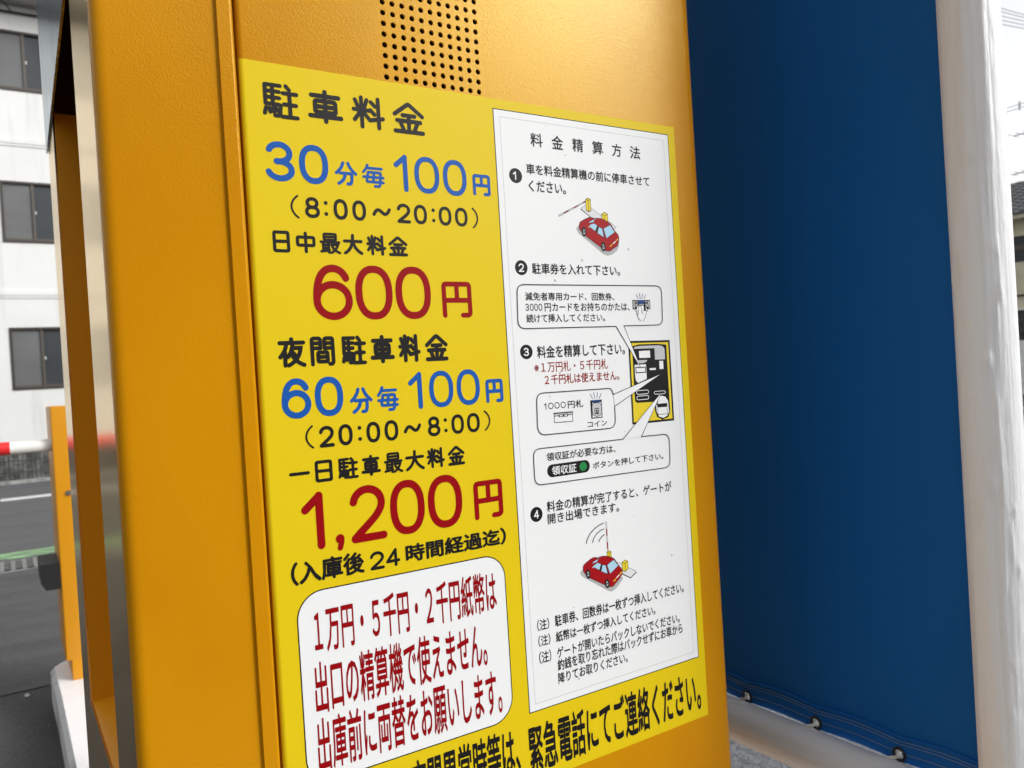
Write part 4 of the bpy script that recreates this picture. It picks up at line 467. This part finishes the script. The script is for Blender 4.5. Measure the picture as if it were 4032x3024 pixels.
def rrect(x0, z0, x1, z1, r, n=8):
    p = []
    for cx, cz, a0 in ((x1 - r, z1 - r, 0), (x0 + r, z1 - r, 90), (x0 + r, z0 + r, 180), (x1 - r, z0 + r, 270)):
        for k in range(n + 1):
            a = R(a0 + 90 * k / n); p.append((cx + r * math.cos(a), cz + r * math.sin(a)))
    return p
def fill(pts):
    bm = bmesh.new(); vs = [bm.verts.new((x, z, 0)) for x, z in pts]
    f = bm.faces.new(vs); bmesh.ops.triangulate(bm, faces=[f], ngon_method='EAR_CLIP'); bm.verts.index_update()
    fs = [tuple(v.index for v in fc.verts) for fc in bm.faces]; bm.free(); return pts, fs
def round_poly(pts, closed):
    """pts (x, z, r): replace corners by arcs"""
    out = []; n = len(pts)
    for i in range(n):
        p = Vector(pts[i][:2]); r = pts[i][2]
        if r <= 0 or (not closed and i in (0, n - 1)): out.append(tuple(p)); continue
        a = Vector(pts[i - 1][:2]); b = Vector(pts[(i + 1) % n][:2]); da = (a - p); db = (b - p)
        la, lb = da.length, db.length; da.normalize(); db.normalize()
        half = da.angle(db) / 2
        if half > R(89): out.append(tuple(p)); continue
        t = min(r / math.tan(half), la * .5, lb * .5); A = p + da * t; B = p + db * t
        for k in range(7):
            s = k / 6; out.append(tuple(A * (1 - s) ** 2 + p * 2 * s * (1 - s) + B * s * s))
    return out
def stroke(pts, w, closed=False, cap=True):
    """outline of a pen stroke of width w -> (verts, faces)"""
    P = [Vector(p) for p in pts]
    Q = [P[0]]
    for p in P[1:]:
        if (p - Q[-1]).length > 1e-4: Q.append(p)
    if closed and (Q[0] - Q[-1]).length < 1e-4: Q.pop()
    P = Q; n = len(P); h = w / 2; L = []; Rr = []
    for i in range(n):
        a = P[i - 1] if (i > 0 or closed) else None; b = P[(i + 1) % n] if (i < n - 1 or closed) else None
        d1 = (P[i] - a).normalized() if a is not None else (b - P[i]).normalized(); d2 = (b - P[i]).normalized() if b is not None else d1
        n1 = Vector((-d1.y, d1.x)); n2 = Vector((-d2.y, d2.x)); m = n1 + n2
        if m.length < 1e-3: m = n1.copy()
        m.normalize(); s = h / max(m.dot(n1), .45); L.append(P[i] + m * s); Rr.append(P[i] - m * s)
    vs = [tuple(p) for p in L] + [tuple(p) for p in Rr]; fs = []
    for i in range(n - (0 if closed else 1)):
        j = (i + 1) % n; fs.append((i, j, n + j, n + i))
    if cap and not closed:
        for idx, sgn in ((0, -1), (n - 1, 1)):
            d = (P[1] - P[0]).normalized() if idx == 0 else (P[-1] - P[-2]).normalized(); nn = Vector((-d.y, d.x)); k0 = len(vs)
            for k in range(1, 8):
                a = math.pi * k / 8; vs.append(tuple(P[idx] + nn * h * math.cos(a) + d * sgn * h * math.sin(a)))
            fs.append((idx, *range(k0, k0 + 7), n + idx))
    return vs, fs
# rounded-gothic glyphs: strokes in a 100 x 100 cell, y downwards; ('c' = closed)
def arc(cx, cy, rx, ry, a0, a1, n=20): return [(cx + rx * math.cos(R(a0 + (a1 - a0) * k / n)), cy - ry * math.sin(R(a0 + (a1 - a0) * k / n))) for k in range(n + 1)]
def sup(cx, cy, rx, ry, n=44, e=.86):
    o = []
    for k in range(n):
        a = 2 * math.pi * k / n; c, s = math.cos(a), math.sin(a); o.append((cx + rx * math.copysign(abs(c) ** e, c), cy + ry * math.copysign(abs(s) ** e, s)))
    return o
def cb(p0, p1, p2, p3, n=14): return [tuple((1 - t) ** 3 * a + 3 * t * (1 - t) ** 2 * b + 3 * t * t * (1 - t) * c + t ** 3 * d for a, b, c, d in zip(p0, p1, p2, p3)) for t in [k / n for k in range(n + 1)]]
G = {
 '0': [('c', sup(50, 50, 50, 50))],
 '1': [('s', [(0, 26), (84, 1)]), ('s', [(84, 0), (84, 100)])],
 '2': [('s', arc(50, 29, 48, 29, 170, 0, 14) + cb((98, 29), (98, 52), (60, 66), (2, 99))[1:]), ('s', [(2, 100), (100, 100)])],
 '3': [('s', arc(46, 25, 44, 25, 160, -90, 22) ), ('s', [(34, 50), (46, 50)] + arc(46, 75, 50, 25, 90, -162, 24)[1:])],
 '4': [('s', [(74, 100), (74, 0)]), ('s', [(74, 0), (0, 72)]), ('s', [(0, 72), (100, 72)])],
 '6': [('c', arc(50, 67, 50, 33, 0, 350, 34)), ('s', arc(52, 32, 44, 32, 22, 90, 8) + cb((52, 0), (14, 0), (0, 32), (0, 66))[1:])],
 '8': [('c', sup(50, 24, 42, 24, 30, .95)), ('c', sup(50, 74, 50, 26, 30, .95))],
 ':': [('d', (50, 18)), ('d', (50, 82))], ',': [('s', [(60, 10), (62, 40), (30, 90)])],
 '～': [('s', cb((0, 66), (18, 30), (34, 34), (52, 52)) + cb((52, 52), (68, 68), (84, 68), (100, 34))[1:])],
 '(': [('s', cb((100, 0), (-22, 28), (-22, 72), (100, 100)))], ')': [('s', cb((0, 0), (122, 28), (122, 72), (0, 100)))],
 '車': [('s', [(6, 15), (94, 15)]), ('C', [(17, 32), (83, 32), (83, 70), (17, 70)]), ('s', [(17, 51), (83, 51)]), ('s', [(0, 84), (100, 84)]), ('s', [(50, 0), (50, 100)])],
 '料': [('s', [(6, 10), (15, 33)]), ('s', [(46, 7), (37, 33)]), ('s', [(0, 43), (54, 43)]), ('s', [(27, 0), (27, 100)]), ('s', [(24, 48), (2, 78)]), ('s', [(31, 48), (50, 70)]), ('s', [(60, 12), (74, 26)]), ('s', [(57, 40), (71, 54)]), ('s', [(54, 76), (100, 66)]), ('s', [(85, 0), (85, 100)])],
 '金': [('r', [(0, 40), (50, 0), (100, 40)]), ('s', [(28, 42), (72, 42)]), ('s', [(8, 62), (92, 62)]), ('s', [(50, 42), (50, 98)]), ('s', [(21, 72), (29, 90)]), ('s', [(79, 72), (71, 90)]), ('s', [(0, 100), (100, 100)])],
 '駐': [('s', [(4, 2), (50, 2)]), ('s', [(4, 22), (46, 22)]), ('s', [(4, 42), (46, 42)]), ('s', [(4, 2), (4, 63)]), ('s', [(26, 2), (26, 62)]), ('r', [(4, 63), (50, 63), (47, 90), (42, 99), (31, 99)]), ('s', [(5, 76), (0, 94)]), ('s', [(15, 77), (17, 89)]), ('s', [(25, 76), (29, 88)]), ('s', [(34, 74), (39, 83)]), ('s', [(68, 0), (78, 12)]), ('s', [(58, 24), (100, 24)]), ('s', [(60, 60), (97, 60)]), ('s', [(52, 100), (100, 100)]), ('s', [(78, 24), (78, 100)])],
 '円': [('r', [(0, 100), (0, 0), (100, 0), (100, 96), (92, 100), (70, 100)]), ('s', [(0, 52), (100, 52)]), ('s', [(50, 0), (50, 52)])],
 '分': [('s', cb((36, 0), (30, 22), (18, 36), (0, 50))), ('s', cb((62, 0), (70, 22), (82, 36), (100, 50))), ('r', [(20, 50), (80, 50), (78, 84), (72, 100), (56, 100)]), ('s', cb((46, 50), (42, 76), (30, 90), (10, 100)))],
 '毎': [('s', [(22, 0), (14, 18), (0, 34)]), ('s', [(18, 14), (94, 14)]), ('r', [(24, 34), (14, 80), (100, 80)]), ('r', [(24, 34), (88, 34), (82, 94), (76, 100), (56, 100)]), ('s', [(0, 57), (100, 57)]), ('s', [(54, 34), (48, 80)])],
 '夜': [('s', [(50, 0), (50, 14)]), ('s', [(0, 14), (100, 14)]), ('s', cb((28, 16), (24, 40), (14, 54), (0, 68))), ('s', [(20, 50), (20, 100)]), ('s', cb((54, 22), (50, 44), (42, 56), (32, 68))), ('s', [(50, 34), (88, 34)] + cb((88, 34), (82, 68), (62, 88), (34, 100))[1:]), ('s', [(52, 50), (62, 60)]), ('s', cb((48, 56), (58, 78), (76, 92), (100, 100)))],
 '間': [('r', [(0, 100), (0, 0), (40, 0), (40, 38)]), ('s', [(0, 38), (40, 38)]), ('s', [(0, 19), (40, 19)]), ('r', [(60, 38), (60, 0), (100, 0), (100, 94), (94, 100), (82, 100)]), ('s', [(60, 38), (100, 38)]), ('s', [(60, 19), (100, 19)]), ('C', [(27, 54), (73, 54), (73, 90), (27, 90)]), ('s', [(27, 72), (73, 72)])],
 '日': [('C', [(0, 0), (100, 0), (100, 100), (0, 100)]), ('s', [(0, 49), (100, 49)])],
 '中': [('C', [(0, 22), (100, 22), (100, 66), (0, 66)]), ('s', [(50, 0), (50, 100)])],
 '最': [('C', [(18, 0), (82, 0), (82, 32), (18, 32)]), ('s', [(18, 16), (82, 16)]), ('s', [(0, 43), (100, 43)]), ('s', [(12, 43), (12, 92)]), ('s', [(42, 43), (42, 100)]), ('s', [(12, 59), (42, 59)]), ('s', [(12, 75), (42, 75)]), ('s', [(0, 94), (46, 87)]), ('s', [(56, 57), (92, 57)] + cb((92, 57), (86, 76), (72, 92), (54, 100))[1:]), ('s', cb((60, 64), (66, 80), (82, 92), (100, 100)))],
 '大': [('s', [(0, 33), (100, 33)]), ('s', cb((50, 0), (50, 50), (34, 82), (2, 100))), ('s', cb((51, 38), (58, 66), (74, 86), (100, 100)))],
 '一': [('s', [(0, 50), (100, 50)])],
}
LAY = 1.0
def lay(k): return .30 + .012 * (k % 22)
def glyph(ch, u0, vb, u1, vt, w, m, k0=0):
    hw = w / 2; X0, X1, Y0, Y1 = u0 + hw, u1 - hw, vt - hw, vb + hw
    out = []
    def mp(p): return (X0 + (X1 - X0) * p[0] / 100, Y0 + (Y1 - Y0) * p[1] / 100)
    for k, (t, p) in enumerate(G[ch]):
        off = lay(k0 + k)
        if t == 'd':
            c = mp(p); r = w * .56; ring = [(c[0] + r * math.cos(2 * math.pi * i / 20), c[1] + r * math.sin(2 * math.pi * i / 20)) for i in range(20)]; out.append((m, ring, [tuple(range(20))], off)); continue
        pts = [mp(x) for x in p]
        if t == 'r': v, f = stroke(round_poly([(*x, w * .55) for x in pts], False), w)
        elif t == 'C': v, f = stroke(round_poly([(*x, w * .45) for x in pts], True), w, True)
        elif t == 'c': v, f = stroke(pts, w, True)
        else:
            if ch == ',': v, f = stroke(pts, w)
            else: v, f = stroke(pts, w)
        out.append((m, v, f, off))
    return out
INK = {'ink': 'ink', 'red': 'redink', 'blue': 'blueink', 'white': 'paper', 'pink': 'ink'}
_tc = {}
def text2d(s):
    if s in _tc: return _tc[s]
    c = bpy.data.curves.new('t', 'FONT'); c.body = s; c.size = 1; c.resolution_u = 3
    o = bpy.data.objects.new('t', c); COL.objects.link(o)
    me = bpy.data.meshes.new_from_object(o.evaluated_get(bpy.context.evaluated_depsgraph_get()))
    r = ([(v.co.x, v.co.y) for v in me.vertices], [tuple(p.vertices) for p in me.polygons])
    bpy.data.objects.remove(o); bpy.data.curves.remove(c); bpy.data.meshes.remove(me); _tc[s] = r; return r
def textparts(s, x0, zt, x1, zb, m, bold, k0=0):
    vs, fs = text2d(s)
    ax, bx = min(v[0] for v in vs) - bold, max(v[0] for v in vs) + bold; ay, by = min(v[1] for v in vs) - bold, max(v[1] for v in vs) + bold
    sx, sy = (x1 - x0) / (bx - ax), (zt - zb) / (by - ay); out = []
    sh = [(0, 0)] if bold <= 0 else [(bold * math.cos(math.pi * k / 4), bold * math.sin(math.pi * k / 4)) for k in range(8)]
    for k, (dx_, dy_) in enumerate(sh):
        out.append((m, [(x0 + (vx + dx_ - ax) * sx, zb + (vy + dy_ - ay) * sy) for vx, vy in vs], fs, lay(k0 + k)))
    return out
# sheets
sticker = printed('tariff_sticker', [('yellow', *rect(144.9, -324.6, 537.0, 220.8), .15)], mc, 'yellow tariff sticker with blue, red and black prices')
PX0, PX1, PZ0, PZ1 = 340.3, 529.2, -269.0, 213.2
panel = printed('instruction_panel', [('ink', *rect(PX0, PZ0, PX1, PZ1), .20), ('paper', *rect(PX0 + .8, PZ0 + .8, PX1 - .8, PZ1 - .8), .24)], mc, 'white instruction panel with numbered steps and car drawings')
printed('border_line', [('p_line', *stroke([(PX0 + 6.2, PZ0 + 6.2), (PX1 - 6.2, PZ0 + 6.2), (PX1 - 6.2, PZ1 - 6.2), (PX0 + 6.2, PZ1 - 6.2)], .45, True), .28)], panel)
NB = DATA['NB']; n0 = rrect(NB[0], NB[3], NB[1], NB[2], 19, 12); n1 = rrect(NB[0] + .9, NB[3] + .9, NB[1] - .9, NB[2] - .9, 18.1, 12)
notice = printed('notice_box', [('ink', n0, [tuple(range(len(n0)))], .20), ('paper', n1, [tuple(range(len(n1)))], .24)], mc, 'white rounded notice with dark red lettering')
for rw in DATA['ROWS']:
    col, wf, vt, vb, cells = rw[:5]; par = panel if len(rw) > 5 else sticker; parts = []
    for i, (ch, u0, u1) in enumerate(cells):
        hh = vt - vb; w_ = hh * wf * {'最': .8, '駐': .86, '間': .88, '夜': .92, '毎': .88, '料': .94}.get(ch, 1)
        if ch == ',':
            parts += glyph(ch, u0 + .6, vb, u1 + .6, vt, (u1 - u0) * .52, INK[col]); r = (u1 - u0) * .40; c = ((u0 + u1) / 2, vt - r * .95)
            parts.append((INK[col], [(c[0] + r * math.cos(2 * math.pi * k / 20), c[1] + r * math.sin(2 * math.pi * k / 20)) for k in range(20)], [tuple(range(20))], lay(9)))
        else: parts += glyph(ch, u0, vb, u1, vt, w_, INK[col])
    printed('lettering', parts, par)
for s, x0, zt, x1, zb, col, bold, where in DATA['TX']:
    par = {'panel': panel, 'sticker': sticker, 'notice': notice}[where]
    printed('lettering', textparts(s, x0, zt, x1, zb, INK[col], bold, 4), par)
# balloons, pill, numbered discs, drawings
for b in DATA['BUB'][:1]: pass
NAMES = {'black': 'ink', 'white': 'paper', 'shade': 'p_shade', 'pale': 'p_pale', 'car': 'p_car', 'gold': 'p_gold', 'glass': 'p_glass', 'grey': 'p_grey', 'lgrey': 'p_lgrey', 'navy': 'p_navy'}
for nm, items in DATA['DR'].items():
    parts = []; k = 0
    for t, c, w_, pts in items:
        off = .27 + .007 * k; k += 1
        if nm == 'ticket_drawing' or nm == 'coin_slot_drawing' or nm == 'note_slot_drawing': off += .05
        if t == 'p': v, f = fill([tuple(p) for p in pts]); parts.append((NAMES[c], v, f, off))
        else:
            v, f = stroke([tuple(p) for p in pts], w_, t == 'c', t == 'l'); parts.append((NAMES[c], v, f, off))
    printed({'car_drawing': 'car_drawing', 'exit_drawing': 'car_drawing'}.get(nm, nm), parts, panel)
for i, b in enumerate(DATA['BUB']):
    pts = round_poly(b, True); tail = [p for p in b if p[2] == 0]
    v, f = fill([tuple(p[:2]) for p in tail])
    printed('speech_balloon', [('paper', v, f, .62), ('ink', *stroke(pts, .75, True), .64)], panel)
p = DATA['PILL']; pr = rrect(p[0], p[3], p[1], p[2], (p[2] - p[3]) * .49, 10); d = DATA['DOT']
printed('receipt_button', [('ink', pr, [tuple(range(len(pr)))], .28), ('p_green', [(d[0] + 3.9 * math.cos(2 * math.pi * k / 24), d[1] + 3.7 * math.sin(2 * math.pi * k / 24)) for k in range(24)], [tuple(range(24))], .31)], panel)
for ch, cx, cz, rx, rz in DATA['CIR']:
    parts = [('ink', [(cx + rx * math.cos(2 * math.pi * k / 32), cz + rz * math.sin(2 * math.pi * k / 32)) for k in range(32)], [tuple(range(32))], .28)]
    gw_ = {'1': (-.42, .12)}.get(ch, (-.42, .42))
    parts += glyph(ch, cx + rx * gw_[0], cz - rz * .56, cx + rx * gw_[1], cz + rz * .56, rx * .17, 'paper')
    printed('step_number', parts, panel)

# ================================================================== BLUE BANNER ON ITS FRAME
B = .632                       # slim pipe frame close to the machine
XT = 1.150 * B; PYY = .5764 * B
fr = empty('banner_frame', (XT, 1.3, 0), 'thick white painted post and grey pipe rail holding the blue banner', 'pipe frame')
# post with brushed, dripping paint: real relief
q = MB(); nt_, nz_ = 120, 520; z0p, z1p = 0.0, 2.6; rad = .0381 * B
drips = [(.34, H - .010, .0045, .0030, .0014), (.30, H - .017, .003, .0025, .0008), (.40, H - .008, .0025, .0022, .0011), (-.28, H + .062, .004, .0025, .0013), (.10, H + .205, .004, .0028, .0009), (.22, H + .165, .002, .006, .0006), (.05, H + .160, .0016, .009, .0005), (.62, H + .045, .006, .0018, .0011), (.5, H + .085, .004, .004, .0006), (.66, H - .14, .003, .0016, .0010), (.60, H - .17, .02, .0016, .0007), (.70, H - .19, .004, .0018, .0010), (.30, H - .115, .006, .004, .0006), (.52, H - .27, .003, .003, .0008), (.16, H - .24, .012, .006, .0004), (.45, H - .315, .004, .004, .0008), (.55, H + .03, .012, .0012, .0006)]
camang = math.atan2(-PYY, -XT)
vs = []
for i in range(nz_ + 1):
    z = z0p + (z1p - z0p) * i / nz_
    for j in range(nt_):
        a = 2 * math.pi * j / nt_; c, s = math.cos(a), math.sin(a); r = rad
        r += .00035 * noise.noise(Vector((c * 9, s * 9, z * 2.2))) + .00010 * noise.noise(Vector((c * 30, s * 30, z * 5)))
        da = (a - camang + math.pi) % (2 * math.pi) - math.pi
        for (p_, zc, sz, sw, hh) in drips:
            ddz = z - zc; ang = (da - (p_ - .35) * 1.9) * rad
            if abs(ang) < .03:
                e = (ang / sw) ** 2 + (ddz / sz) ** 2
                if e < 6: r += 1.7 * hh * math.exp(-e)
        for (p_, zc, ln, hh) in ((.43, H - .010, .20, .0010), (.50, H + .42, .30, .0004), (.54, H + .40, .42, .0004), (.36, H + .15, .12, .0003), (.60, H + .10, .14, .0006)):
            if zc - ln < z < zc:
                t = (zc - z) / ln; ang = (da - (p_ - .35 + .05 * math.sin(t * 3)) * 1.9) * rad
                r += hh * math.exp(-(ang / .0016) ** 2) * min(1, 6 * t) * (1 - t * .6) * 1.7
        vs.append((XT + r * c, PYY + r * s, z))
fs = [(i * nt_ + j, i * nt_ + (j + 1) % nt_, (i + 1) * nt_ + (j + 1) % nt_, (i + 1) * nt_ + j) for i in range(nz_) for j in range(nt_)]
q.v = vs; q.f = fs; q.mi = [0] * len(fs); q.build('post', 'pole', fr, 60)
q = MB(); q.tube([(XT, 1.6, 0), (XT, 1.6, 2.6)], rad, 32); q.build('post', 'pole', fr, 60)
q = MB(); q.tube([(XT, PYY + .02, H - .681 * B), (XT, 1.6, H - .681 * B)], rad, 48); q.build('rail', 'rail', fr, 60)
q = MB(); q.tube([(XT, PYY + .02, 2.5), (XT, 1.6, 2.5)], rad, 32); q.build('rail', 'rail', fr, 60)

bn = empty('blue_banner', (XT + .02, 1.3, H - .64 * B), 'plain blue vinyl banner laced through black eyelets to the pipe rail', 'banner')
XS = 1.172 * B; YA, YZ = PYY + .015, 1.57; ZH = H - .6055 * B; ZTOP = 2.42
EY = [(.7515 + .1525 * k) * B for k in range(-1, 11)]; EZ = H - .632 * B
def wave(y, z): return .0035 * noise.noise(Vector((y * 1.7, z * .6, 3))) + .0012 * math.sin(z * 2 + y * 3)
def sag(y):  # scalloped hem between the eyelets
    t = ((y - EY[0]) / (.1525 * B)) % 1; return .0035 * math.sin(math.pi * t) ** 1.0 - .0018
q = MB(); ny, nzz = 150, 60; vs = []
for i in range(ny + 1):
    y = YA + (YZ - YA) * i / ny
    for j in range(nzz + 1):
        t = j / nzz; z = ZH - .004 + sag(y) * (1 - t) ** 6 + (ZTOP - ZH) * t; vs.append((XS + wave(y, z), y, z))
q.add(vs, [(i * (nzz + 1) + j, i * (nzz + 1) + j + 1, (i + 1) * (nzz + 1) + j + 1, (i + 1) * (nzz + 1) + j) for i in range(ny) for j in range(nzz)])
q.build('sheet', 'tarp', bn, 60)
# hem strip with real eyelet holes
q = MB(); RH = .0072 * B; zb0 = H - .6455 * B; hx_ = XS - .0020
def hp(y, z):
    t = (z - zb0) / (ZH - zb0); return (hx_ + wave(y, z) - .001 * math.sin(math.pi * min(max(t, 0), 1)), y, z + sag(y) * (.6 + .4 * t))
for e in EY:
    ya, yb = e - .0763 * B, e + .0763 * B; c0, c1 = e - .0125 * B, e + .0125 * B; zc0, zc1 = zb0, ZH
    for (a, b) in ((ya, c0), (c1, yb)):
        m_ = 8
        for k in range(m_):
            y_a, y_b = a + (b - a) * k / m_, a + (b - a) * (k + 1) / m_
            for h_ in range(4):
                za, zb_ = zc0 + (zc1 - zc0) * h_ / 4, zc0 + (zc1 - zc0) * (h_ + 1) / 4
                q.add([hp(y_a, za), hp(y_b, za), hp(y_b, zb_), hp(y_a, zb_)], [(0, 3, 2, 1)])
    n = 32; out = []; inn = []; cz = EZ
    for k in range(n):
        a = 2 * math.pi * k / n; ca, sa = math.cos(a), math.sin(a)
        tt = []
        if ca > 1e-6: tt.append((c1 - e) / ca)
        if ca < -1e-6: tt.append((c0 - e) / ca)
        if sa > 1e-6: tt.append((zc1 - cz) / sa)
        if sa < -1e-6: tt.append((zc0 - cz) / sa)
        t = min(tt); out.append(hp(e + ca * t, cz + sa * t)); inn.append(hp(e + ca * RH, cz + sa * RH))
    q.add(out + inn, [(k, n + k, n + (k + 1) % n, (k + 1) % n) for k in range(n)])
q.build('hem', 'tarp_hem', bn, 60)
q = MB()
for zs_, dd in ((ZH - .0065, .0), (ZH - .0035, .0), (zb0 + .0095, 0)):
    pts = [hp(y, zs_) for y in [YA + (YZ - YA) * k / 240 for k in range(241)]]
    pts = [(p_[0] - .0004, p_[1], p_[2]) for p_ in pts]; q.tube(pts, .00038, 6)
q.build('stitching', 'thread', bn)
# the fold ridge above the hem
q = MB(); q.tube([(hx_ + wave(y, ZH) - .0003, y, ZH + sag(y) + .0006) for y in [YA + (YZ - YA) * k / 240 for k in range(241)]], .0011, 8); q.build('fold', 'tarp_hem', bn, 60)
for k, e in enumerate(EY[1:]):
    q = MB(); n = 32; c = Vector(hp(e, EZ)); ring = []
    q.tube([(c.x - .0012, e + .0094 * B * math.cos(2 * math.pi * i / n), c.z + .0094 * B * math.sin(2 * math.pi * i / n)) for i in range(n + 1)], 0.0024 * B, 10, cap=False)
    q.build('eyelet', 'grommet', bn, 60)
    # cord through the eyelet, down and round behind the rail
    q = MB()
    pts = [(c.x + B * ax, e + B * ay_, c.z + B * az_) for ax, ay_, az_ in ((.016, .001, .020), (.006, .001, .006), (-.0045, .001, -.0035), (-.0055, .006, -.006), (-.004, .018, -.0115), (.000, .030, -.0165), (.012, .040, -.026), (.03, .045, -.06))]
    q.tube(pts, [B * r_ for r_ in (.0036, .0036, .0030, .0028, .0027, .0027, .0027, .0027)], 10); q.build('tie_cord', 'cord', bn, 60)
